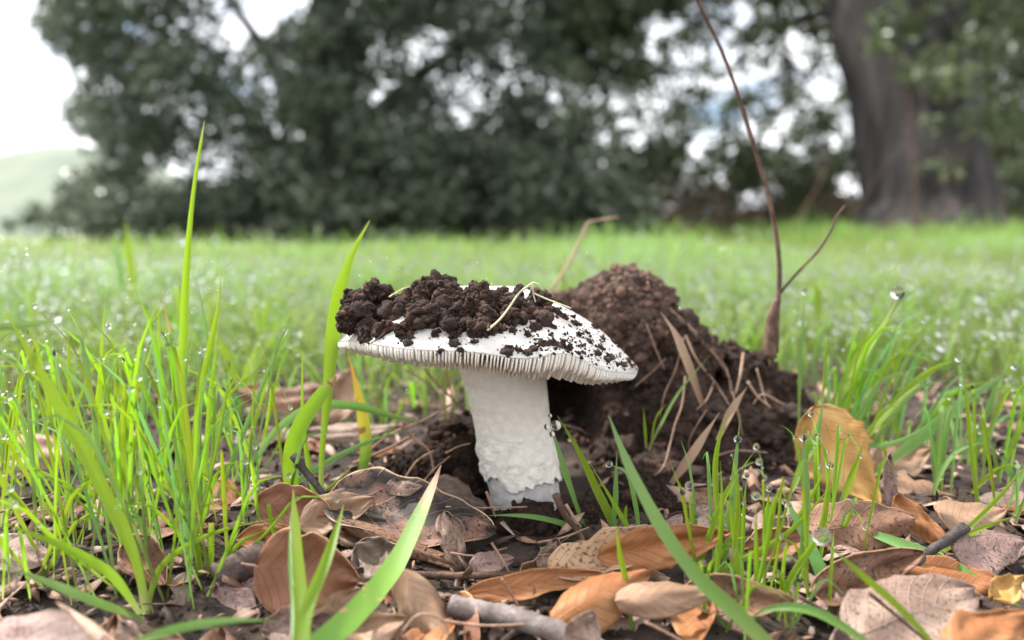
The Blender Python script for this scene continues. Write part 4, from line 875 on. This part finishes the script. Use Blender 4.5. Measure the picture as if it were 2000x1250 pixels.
# ------------------------------------------------------------------ fallen leaves
def leaf_geo(Lm, Wm, cup, bend, wave, teeth, seed, twist=0, curl=0, tip=1.0, nu=30, nv=14, bite=0):
    V, UV, F = [], [], []
    rr = random.Random(seed)
    ph = [rr.uniform(0, 6) for _ in range(6)]
    for i in range(nu+1):
        s = i/nu; w = (math.sin(math.pi*min(1, s**.8))**.62)*(1-.25*s*tip) if 0 < s < 1 else 0
        te = teeth*max(0, math.sin(s*math.pi*11+ph[0]))**4*.16*math.sin(math.pi*s)
        for j in range(nv+1):
            v = j/nv*2-1; ww = (w+(te if abs(v) == 1 else te*.35 if abs(v) > .8 else 0))*Wm/2
            if bite: ww *= 1-bite*max(0, noise.noise(Vector((s*4, (v > 0)*7+ph[1], seed))))*abs(v)**2
            y = v*ww; x = (s-.5)*Lm; z = 0
            z += cup*Wm*(v*v)*w*.5
            if curl:                       # margins roll
                ang = curl*v*abs(v)*w; y = v*ww*(1-.33*abs(ang)) ; z += abs(v)*ww*math.sin(abs(ang))*.8*(1 if curl > 0 else -1)
            z += wave*Wm*(noise.noise(Vector((s*3.2+ph[2], v*1.6+ph[3], seed*.7)))+.45*noise.noise(Vector((s*8+ph[2], v*3.6, seed*.7)))*abs(v))
            if bend: 
                th = bend*(s-.5); x2 = math.sin(th)/bend*Lm; z += (1-math.cos(th))/bend*Lm; x = x2
            if twist:
                a = twist*(s-.5); y, z = y*math.cos(a)-z*math.sin(a), y*math.sin(a)+z*math.cos(a)
            V.append(Vector((x, y, z))); UV.append((s, j/nv))
    m = nv+1
    for i in range(nu):
        for j in range(nv): a = i*m+j; F.append((a, a+m, a+m+1, a+1))
    return V, F, UV, m
LEAFN = [0]
def leaf(label, pos, Lm, Wm, yaw, tilt, mt, cup=.25, bend=.4, wave=.12, teeth=.3, roll=0, twist=0, curl=0, group=None, stalk=True, bite=.35, nu=30, nv=14, cheap=False, thick=.00022):
    """yaw: long axis in the ground plane; tilt: degrees the face turns from up towards the camera; roll about the long axis"""
    LEAFN[0] += 1; e = empty('fallen_leaf', pos, label, 'leaf', group)
    M = Matrix.Rotation(R(tilt), 3, 'X') @ Matrix.Rotation(R(yaw), 3, 'Z') @ Matrix.Rotation(R(roll), 3, 'X')
    V, F, UV, m = leaf_geo(Lm, Wm, cup, bend, wave, teeth, LEAFN[0], twist, curl, nu=nu, nv=nv, bite=bite)
    mid = [V[i*m+m//2] for i in range(nu+1)]
    o = mk('leaf_blade', V, F, LM[mt], None, uv=UV); o.parent = e
    sm = o.modifiers.new('thickness', 'SOLIDIFY'); sm.thickness = thick; sm.offset = 0
    e.rotation_euler = M.to_euler()
    if not cheap:
        r0 = Lm*.012
        for sgn in (1,):
            T = [p+Vector((0, 0, -r0*.3)) for p in mid]; Vt, Ft = tube(T, [r0*(1-.75*i/nu) for i in range(nu+1)], 5); q = mk('midrib', Vt, Ft, LM[mt], None, uv=[(.5, .5)]*len(Vt)); q.parent = e
        if stalk:
            d = (mid[0]-mid[1]).normalized(); Vt, Ft = tube(cat_rom([mid[0], mid[0]+d*Lm*.07+Vector((0, 0, Lm*.015)), mid[0]+d*Lm*.14], 6), [r0*1.0]*6, 5); q = mk('stalk', Vt, Ft, M_ROOT, None); q.parent = e
    return e
def clampd(x, y, d, zmin=.001):
    for _ in range(60):
        p = P(x, y, d)
        if p.z >= gz(p.x, p.y)+zmin: break
        d *= .99
    return d
def LP(label, x, y, d, lpx, wpx, yaw, tilt, mt, **k):
    d = clampd(x, y, d, .002+.32*px(wpx, d)*math.sin(R(tilt)))
    return leaf(label, P(x, y, d), px(lpx, d), px(wpx, d), yaw, tilt, mt, **k)

LP('large cupped leaf mottled black with pale rim left of the stem', 800, 1012, .224, 350, 190, -14, 28, 'dark', cup=.30, bend=.35, wave=.10, teeth=.1, curl=0, stalk=False)
LP('rolled brown edge of a leaf under the mottled cupped leaf', 800, 1068, .214, 300, 46, -20, 50, 'brown', cup=-.9, bend=.1, wave=.15, stalk=False)
LP('curled pale grey pink scrap lying on the mottled leaf', 885, 1055, .208, 120, 62, -70, 62, 'pink', cup=.15, bend=-.6, wave=.32, bite=.8, stalk=False)
LP('crumpled tan leaf just behind the mottled cupped leaf', 893, 972, .236, 130, 80, -25, 50, 'grey', cup=-.2, wave=.3, bite=.6, stalk=False)
LP('small pale scrap perched on the mottled leaf rim', 790, 950, .228, 72, 42, 0, 45, 'pink', cup=-.3, wave=.2, stalk=False)
LP('round red brown leaf standing on edge facing forward', 602, 1118, .200, 205, 190, -8, 78, 'red', cup=.22, bend=.25, wave=.08, teeth=.1)
LP('smooth tan curled leaf in front of the round red leaf', 655, 1180, .188, 120, 90, 25, 55, 'tan', cup=-.5, bend=.3, wave=.12, stalk=False)
LP('crumpled dry scrap between round leaf and mottled leaf', 745, 1100, .198, 130, 90, -35, 60, 'grey', cup=.2, wave=.45, bite=.9, stalk=False)
LP('long tan tube shaped leaf rolled lengthwise in the front litter', 830, 1190, .182, 200, 95, -52, 45, 'tan', cup=-.9, bend=.2, wave=.12, stalk=False)
LP('orange leaf standing on its long edge beside the front twig', 1045, 1140, .19, 270, 62, 8, 58, 'orange', cup=.3, bend=.3, wave=.12, stalk=False)
LP('pale speckled leaf with orange underside right of the stem foot', 1195, 1080, .198, 270, 110, 18, 40, 'speck', cup=.35, bend=.3, wave=.14, bite=.5, stalk=False)
LP('orange leaf with toothed margin leaning on the speckled leaf', 1300, 1065, .195, 270, 92, 10, 72, 'orange', cup=.25, bend=-.3, wave=.14, teeth=.9, stalk=False)
LP('arched rust orange leaf with drooping pointed tip in front', 1175, 1158, .175, 240, 120, 28, 38, 'orange', cup=-.75, bend=-.7, wave=.10, teeth=.3)
LP('smooth tan leaf lying along the arched orange leaf', 1300, 1165, .172, 200, 80, 4, 50, 'tan', cup=-.6, bend=-.2, wave=.1, stalk=False)
LP('small pinkish leaf hanging from a bent stalk in front', 1140, 1235, .165, 90, 80, 60, 60, 'pink', cup=.2, wave=.2)
LP('yellow leaf with ragged edge standing upright beside the mound', 1645, 890, .248, 215, 165, -62, 66, 'yellow', cup=-.25, bend=.5, wave=.16, teeth=.8, bite=.3, stalk=False)
LP('broad brown leaf with pointed tip beside the yellow leaf', 1680, 1025, .215, 240, 125, 8, 56, 'brown', cup=-.3, bend=-.35, wave=.10, teeth=.3, stalk=False)
LP('narrow orange tan leaf strip right of the broad brown leaf', 1800, 1020, .222, 130, 62, -52, 52, 'orange', cup=-.3, wave=.2, bite=.5, stalk=False)
LP('curved brown leaf with wavy upturned rim by the dark stick', 1690, 1122, .195, 245, 95, 20, 62, 'brown', cup=.5, bend=.5, wave=.22, teeth=.2)
LP('smooth tan leaf lying flat behind the dark stick', 1895, 1005, .248, 140, 100, 5, 36, 'tan', cup=-.35, wave=.1, stalk=False)
LP('mauve brown oval leaf lying flat at the right', 1930, 1072, .222, 155, 110, 10, 42, 'mauve', cup=-.15, wave=.08)
LP('large pale pink brown leaf lying flat in the right foreground', 1790, 1195, .172, 320, 210, 22, 24, 'pink', cup=-.08, bend=-.2, wave=.10, bite=.3, stalk=False)
LP('blurred orange tan leaf in the right foreground corner', 1930, 1235, .16, 190, 120, 20, 50, 'orange', cup=-.3, wave=.15, stalk=False)
LP('small yellow curled leaf at the right behind the pink leaf', 1965, 1150, .195, 90, 60, 30, 45, 'yellow', cup=.3, wave=.25, stalk=False)
LP('blurred grey brown leaf filling the lower left corner', 90, 1245, .152, 280, 150, -8, 26, 'mauve', cup=-.2, bend=-.2, wave=.1, stalk=False)
LP('curled brown leaf among the grass stems at the left', 290, 1100, .195, 130, 84, -42, 50, 'brown', cup=.6, bend=.3, wave=.15, stalk=False)
LP('pale pinkish leaf behind the lower left grass', 30, 1080, .2, 150, 95, -10, 40, 'pink', cup=-.25, wave=.12, stalk=False)
LP('dark red brown leaf behind the round red leaf', 575, 990, .232, 150, 95, -5, 62, 'red', cup=.3, wave=.15, stalk=False)
LP('tan leaf tilted behind the dark stick', 660, 1000, .245, 150, 90, 20, 55, 'tan', cup=.3, wave=.15, stalk=False)
LP('orange rimmed leaf edge left of the round red leaf', 520, 1045, .215, 110, 50, 12, 55, 'orange', cup=.4, wave=.15, stalk=False)
LP('pinkish scrap leaning on the grass tuft before the mound', 1510, 1045, .21, 90, 70, 50, 60, 'pink', cup=.2, wave=.2, stalk=False)
LP('dark brown leaf under the broad brown leaf', 1520, 1060, .208, 150, 70, 12, 55, 'red', cup=.5, wave=.15, stalk=False)
LP('shadowed brown leaf lying low behind the arching blade', 1440, 1170, .18, 220, 90, -4, 50, 'brown', cup=.4, wave=.12, stalk=False)
LP('pinkish curled scrap standing before the soil', 1075, 1090, .205, 80, 56, 70, 65, 'pink', cup=.3, wave=.35, bite=.6, stalk=False)
LP('mauve small leaf beside the front twig', 960, 1100, .2, 90, 60, 10, 50, 'mauve', cup=-.3, wave=.2, stalk=False)
LP('pale orange leaf far behind the yellow spotted blade', 665, 775, .32, 130, 90, 70, 60, 'tan', cup=.2, wave=.15, stalk=False)
LP('pale pink leaf lying behind the wide level blade', 690, 842, .30, 180, 50, 4, 40, 'pink', cup=-.2, wave=.15, stalk=False)
LP('dark brown leaf in the litter behind the grass at left', 560, 770, .34, 190, 90, 0, 40, 'brown', cup=-.3, wave=.2, stalk=False)
LP('pink brown leaf lying in the far left grass', 60, 880, .26, 200, 110, -10, 45, 'tan', cup=-.2, wave=.12, stalk=False)
LP('grey scrap standing upright beside the yellow leaf', 1735, 940, .245, 110, 34, 85, 70, 'mauve', cup=.6, wave=.2, stalk=False)
LP('pinkish leaf in the grass behind the yellow leaf', 1760, 900, .28, 130, 90, 20, 45, 'tan', cup=.2, wave=.15, stalk=False)
LP('pale tan leaf lying in front of the round red leaf', 720, 1235, .165, 150, 90, 20, 45, 'tan', cup=-.3, wave=.2, bite=.4, stalk=False)
# filler: the rest of the litter, each leaf its own object
def litter():
    kinds = ['brown', 'tan', 'red', 'mauve', 'pink', 'grey', 'orange', 'brown', 'mauve', 'grey']; n = 0
    for i in range(285):
        r = random.random()
        if r < .72: y = random.uniform(.13, .245); x = random.uniform(-.2, .2)*y/.22
        elif r < .88: y = random.uniform(.25, .42); x = random.uniform(-.40, -.03)
        else: y = random.uniform(.22, .42); x = random.uniform(.10, .36)
        if abs(x-.008) < .03 and .20 < y < .30: continue
        s = random.uniform(.008, .028); g = gz(x, y)+random.uniform(-.002, .0025); kd = random.choice(kinds)
        zone = 'in front of the stem' if y < .245 and abs(x) < .07 else 'among the grass at the left' if x < 0 else 'among the grass at the right'; cn = dict(brown='brown', tan='tan', red='red brown', mauve='mauve', pink='pale pink', grey='grey brown', orange='orange')[kd]; sz = 'larger' if s > .018 else 'small'
        leaf(f'{sz} {cn} leaf fragment lying in the litter {zone}', (x, y, g), s, s*random.uniform(.4, .75), random.uniform(0, 360), random.uniform(-5, 35), kd, cup=random.uniform(-.6, .6), bend=random.uniform(-.8, .8), wave=random.uniform(.1, .35), roll=random.uniform(-30, 30), bite=random.uniform(.2, 1.3), group=f'{sz} {cn} leaf fragments {zone}', nu=14, nv=8, cheap=True)
litter()

# ------------------------------------------------------------------ twigs, straws, roots
def stick(name, label, pts, wpx, mt, taper=.6, sides=8, group=None, cat='twig', n=18, jit=.06, knob=0):
    q = [P(x, y, clampd(x, y, d, px(wpx, d)*.3)) for x, y, d in pts]; pp = cat_rom(q, n); rr = [px(wpx, pts[0][2])*.5*(1-(1-taper)*i/(n-1))*(1+.12*noise.noise(Vector((i*.7, wpx, 0)))) for i in range(n)]
    V, F = tube(pp, rr, sides, jit); return tag(mk(name, V, F, mt), label, cat, group)
D = .292
e = empty('dry_weed', P(1508, 700, D), 'tall thin brown dry stem rising beside the mound with a forked twig', 'weed')
def stem_part(name, pts, w0, w1, mt, n=40, sides=9):
    pp = cat_rom([P(x, y, d) for x, y, d in pts], n); V, F = tube(pp, [px(w0+(w1-w0)*i/(n-1), D)*.5*(1+.10*noise.noise(Vector((i*.9, 3, 0)))) for i in range(n)], sides, .06); return mk(name, V, F, mt, e)
stem_part('stem', [(1506, 720, D), (1514, 640, D), (1522, 560, D), (1519, 480, D), (1500, 380, D), (1462, 250, D), (1418, 120, D), (1362, 0, D), (1320, -90, D)], 10, 7, M_TWIG)
stem_part('side_twig', [(1524, 572, D), (1560, 530, D-.002), (1598, 490, D-.003), (1622, 452, D-.004), (1633, 425, D-.004), (1650, 402, D-.004)], 6, 4, M_TWIG, 24)
stem_part('sheath', [(1505, 700, D-.003), (1503, 650, D-.003), (1508, 610, D-.003), (1516, 585, D-.002)], 26, 8, M_TWIG, 16)
stem_part('sheath', [(1512, 690, D-.002), (1516, 640, D-.002), (1520, 600, D-.002)], 18, 8, M_TWIG, 12)
stick('bent_stalk', 'bent pale dry stalk standing in the grass behind the cap', [(1075, 570, .40), (1110, 515, .40), (1135, 465, .40), (1148, 436, .40), (1170, 430, .40), (1208, 424, .40)], 6, M_STRAWT, .5, cat='stalk')
stick('dark_stick', 'short dark blunt stick leaning on the mottled leaf', [(572, 890, .228), (610, 938, .226), (640, 975, .224), (668, 1000, .222)], 17, M_TWIGDARK, .55)
stick('dark_stick', 'dark rough stick pointing out of the curved brown leaf', [(1885, 1030, .212), (1845, 1058, .208), (1812, 1080, .204), (1790, 1102, .2)], 22, M_TWIGDARK, .6, jit=.12)
stick('grey_branch', 'thick weathered grey branch lying in the front litter', [(880, 1182, .180), (950, 1196, .178), (1030, 1214, .174), (1130, 1252, .168), (1180, 1280, .165)], 40, M_TWIGGREY, 1.0, 14, jit=.10, n=40)
stick('brown_twig', 'straight brown twig lying level in front of the stem', [(800, 1122, .196), (900, 1124, .197), (1000, 1122, .198), (1062, 1120, .199)], 15, M_TWIG, .8, jit=.1)
stick('bark_stick', 'thick dark bark covered stick left of the round leaf', [(520, 1085, .208), (470, 1105, .205), (420, 1130, .203)], 58, wood_mat('bark_dark', (.03, .02, .018), (.10, .07, .06), (.22, .15, .12), 140), .9, 14, jit=.08, n=26)
straws = [([(1265, 552), (1275, 580), (1310, 605), (1350, 640), (1390, 685), (1420, 722), (1428, 770)], 6), ([(1338, 655), (1362, 705), (1395, 745), (1424, 790)], 8), ([(1345, 640), (1400, 700), (1425, 740), (1432, 765)], 4), ([(1335, 660), (1320, 720), (1298, 770), (1288, 820)], 5), ([(1262, 632), (1280, 680), (1298, 722)], 5), ([(1150, 588), (1180, 590), (1205, 604), (1240, 606)], 5), ([(1338, 735), (1332, 790), (1318, 830), (1308, 870), (1290, 920), (1240, 945)], 6),
          ([(1452, 690), (1446, 730), (1436, 770)], 9), ([(1478, 720), (1490, 765), (1498, 790)], 6), ([(1460, 745), (1480, 775), (1505, 795)], 8), ([(1395, 745), (1380, 780), (1360, 800)], 6), ([(1240, 755), (1275, 725), (1300, 700)], 4), ([(1210, 605), (1190, 630), (1186, 650)], 5), ([(1380, 800), (1350, 850), (1345, 880)], 4), ([(1430, 765), (1440, 800), (1450, 850)], 6), ([(1530, 790), (1490, 770), (1470, 790)], 6), ([(1400, 890), (1440, 880), (1500, 884)], 6), ([(1100, 830), (1130, 838), (1150, 850)], 3), ([(1275, 640), (1262, 620), (1256, 600)], 4)]
for pts, wpx_ in straws:
    q = []
    for x, y in pts:
        loc, nor = hit(MOUNDBVH, x, y); d = (loc-CAMP).dot(ray(x, y))/ray(x, y).length_squared if loc is not None else .29
        q.append((x, y, min(d, .31)-.003))
    ds = [b[2] for b in q]; m = sum(ds)/len(ds); q = [(a, b, .5*c+.5*m-.002) for a, b, c in q]
    stick('dry_straw', 'thin dry straw or root clinging to the earth mound', q, wpx_*.66, M_ROOT if wpx_ < 6 else M_STRAWT, .5, 6, 'straws on the earth mound', 'straw')
def flat_straw(label, pts, d, w): 
    q = [P(x, y, d) for x, y in pts]; e = empty('straw_blade', q[0], label, 'straw'); blade(e, q, px(w, d), M_STRAW, 14, .5, .3, .6)
flat_straw('broad papery straw blade hanging down the mound', [(1372, 790), (1352, 735), (1335, 690), (1318, 650), (1288, 608)], .272, 17)
flat_straw('thick pale split straw leaning at the mound foot', [(1311, 945), (1340, 905), (1370, 860), (1405, 805)], .255, 18)
flat_straw('pale straw blade at the right shoulder of the mound', [(1400, 860), (1430, 800), (1460, 755)], .268, 14)
for (pts, w_, d) in [([(700, 900), (760, 850), (830, 820), (880, 790)], 6, .275), ([(690, 905), (750, 880), (810, 848)], 8, .27), ([(780, 828), (810, 858), (838, 880), (848, 925)], 8, .255), ([(848, 880), (815, 900), (790, 935)], 6, .252), ([(870, 885), (895, 872), (918, 866)], 5, .25), ([(820, 950), (850, 915), (880, 890)], 5, .25), ([(720, 905), (745, 925), (770, 935)], 7, .25), ([(826, 716), (852, 748), (880, 775), (905, 800)], 7, .30), ([(790, 720), (830, 745), (850, 770), (852, 800)], 5, .30), ([(868, 720), (880, 760), (885, 800)], 5, .31)]:
    stick('dry_straw', 'thin dry straw sticking out left of the mushroom foot', [(x, y, d) for x, y in pts], w_, M_ROOT, .6, 6, 'straws left of the foot', 'straw')
for (pts, w_, d) in [([(860, 1212), (960, 1222), (1110, 1212)], 7, .172), ([(780, 1240), (820, 1200), (870, 1215), (860, 1250)], 6, .165), ([(1240, 1190), (1300, 1185), (1350, 1186)], 8, .172), ([(1260, 1215), (1310, 1240), (1350, 1262)], 7, .168), ([(950, 960), (960, 990), (968, 1010)], 6, .225), ([(870, 990), (930, 992), (1030, 990)], 5, .224), ([(1085, 965), (1100, 1000), (1130, 1040), (1145, 1070)], 16, .222), ([(1105, 985), (1120, 1010), (1135, 1030)], 8, .219), ([(520, 1200), (560, 1160), (580, 1140)], 10, .19), ([(980, 1130), (1010, 1180), (1020, 1210)], 6, .186), ([(960, 1060), (985, 1100), (1000, 1130)], 6, .198), ([(1560, 1165), (1620, 1200), (1700, 1260)], 9, .17), ([(1700, 1160), (1760, 1210), (1830, 1270)], 9, .166), ([(1820, 1105), (1900, 1095), (1960, 1080)], 7, .212), ([(1950, 990), (1980, 1010), (2010, 1020)], 10, .235), ([(0, 1000), (60, 985), (110, 960)], 6, .225), ([(10, 1020), (70, 1000), (120, 990)], 7, .223), ([(640, 1130), (700, 1140), (740, 1150)], 7, .19), ([(880, 1080), (930, 1085), (990, 1070)], 5, .204), ([(1050, 1060), (1100, 1050), (1150, 1030)], 6, .216)]:
    stick('litter_twig', 'thin brown twig or stalk lying in the leaf litter', [(x, y, d) for x, y in pts], w_, M_TWIG if w_ > 8 else M_ROOT, .6, 6, 'thin twigs in the litter', 'twig')
# threads of root on the cap
for pts, w_, mt_, lab in [([(952, 645), (975, 625), (995, 600), (1012, 575), (1030, 560), (1042, 552), (1055, 558)], 5, M_PALEROOT, 'pale green root thread arching over the soil on the cap'), ([(1040, 555), (1042, 575), (1046, 590)], 3, M_PALEROOT, 'short root thread hanging from the arching one'), ([(1040, 572), (1070, 585), (1115, 602)], 4, M_PALEROOT, 'greenish root thread lying on the right of the cap'), ([(872, 620), (860, 613), (848, 620)], 5, M_STRAWT, 'tiny pale rootlet on the dark soil crust'), ([(725, 670), (740, 660), (752, 648)], 3, M_TWIG, 'tiny dark rootlet on the white cap rim'), ([(760, 580), (785, 565), (800, 560)], 3, M_PALEROOT, 'tiny pale rootlet between the soil lumps')]:
    q = []
    for x, y in pts:
        loc, nor = hit(CAPBVH, x, y); q.append((x, y, .208 if loc is None else min(.212, (loc-CAMP).dot(ray(x, y))/ray(x, y).length_squared-.004)))
    m = min(c for _, _, c in q); stick('root_thread', lab, [(a, b, .5*c+.5*m) for a, b, c in q], w_, mt_, .7, 6, cat='root')

# fine litter: bits of bark and crumbs nobody could count
def fine_litter():
    n = 6000; y = rng.uniform(.12, .46, n); x = rng.uniform(-1, 1, n)*(.75*y+.05); z = np.array([gz(a, b) for a, b in zip(x, y)])+.0006
    V, F = lumps_mesh(np.stack([x, y, z], -1), rng.gamma(2, .00025, n)+.0002, ICO1, .5)
    tag(mk('fine_litter', V, F, M_MOIST, smooth=False), 'dark crumbs of soil and bark scattered between the fallen leaves', 'litter', kind='stuff')
fine_litter()
def leaf_shreds():
    n = 4200; y = rng.uniform(.10, .46, n); x = rng.uniform(-1, 1, n)*(.85*y+.10)
    ok = ~((np.abs(x-.008) < .022) & (y > .225) & (y < .30)); x, y = x[ok], y[ok]; n = len(x)
    z = np.array([gz(a, b) for a, b in zip(x, y)])+rng.uniform(.0003, .0030, n)
    base = np.array([(-1, -.35, 0), (-.3, -.55, .12), (.5, -.3, .2), (1, .1, .05), (.45, .5, -.1), (-.4, .4, .05), (0, 0, .22)])
    fc = np.array([(6, i, (i+1) % 6) for i in range(6)])
    sz = (rng.gamma(2.0, .0011, n)+.0008); asp = rng.uniform(.18, 1.0, n)
    V = np.repeat(base[None], n, 0)*(1+.45*rng.uniform(-1, 1, (n, 7, 3))); V[:, :, 1] *= asp[:, None]; V *= sz[:, None, None]
    a = rng.uniform(0, 2*np.pi, n); tl = rng.normal(0, .35, n); ca, sa = np.cos(a), np.sin(a)
    V[:, :, 2] += V[:, :, 0]*np.tan(np.clip(tl, -1, 1))[:, None]
    X = V[:, :, 0]*ca[:, None]-V[:, :, 1]*sa[:, None]; Y = V[:, :, 0]*sa[:, None]+V[:, :, 1]*ca[:, None]
    W = np.stack([X+x[:, None], Y+y[:, None], V[:, :, 2]+z[:, None]], -1)
    F = (fc[None]+(np.arange(n)*7)[:, None, None]).reshape(-1, 3)
    m, t, b, _ = mat('leaf_shred'); at = N(t, 'ShaderNodeAttribute', attribute_name='rnd'); nn = noise_n(t, 500, 4, .6, geo_pos(t))
    r = ramp(t, [(0, (.03, .018, .012)), (.35, (.12, .065, .04)), (.6, (.25, .14, .085)), (.8, (.38, .25, .18)), (1, (.30, .22, .18))]); t.links.new(at.outputs['Fac'], r.inputs[0])
    t.links.new(mixc(t, .6, r.outputs[0], nn.outputs[0], 'OVERLAY'), b.inputs['Base Color']); b.inputs['Roughness'].default_value = .65; bump(t, b, nn.outputs[0], .0004, .6)
    o = mk('leaf_shreds', W.reshape(-1, 3), F, m, smooth=False, rnd=np.repeat(rng.uniform(0, 1, n), 7)); sm = o.modifiers.new('thickness', 'SOLIDIFY'); sm.thickness = .00018
    tag(o, 'crushed brown shreds of leaf and bark covering the earth', 'litter', kind='stuff')
leaf_shreds()
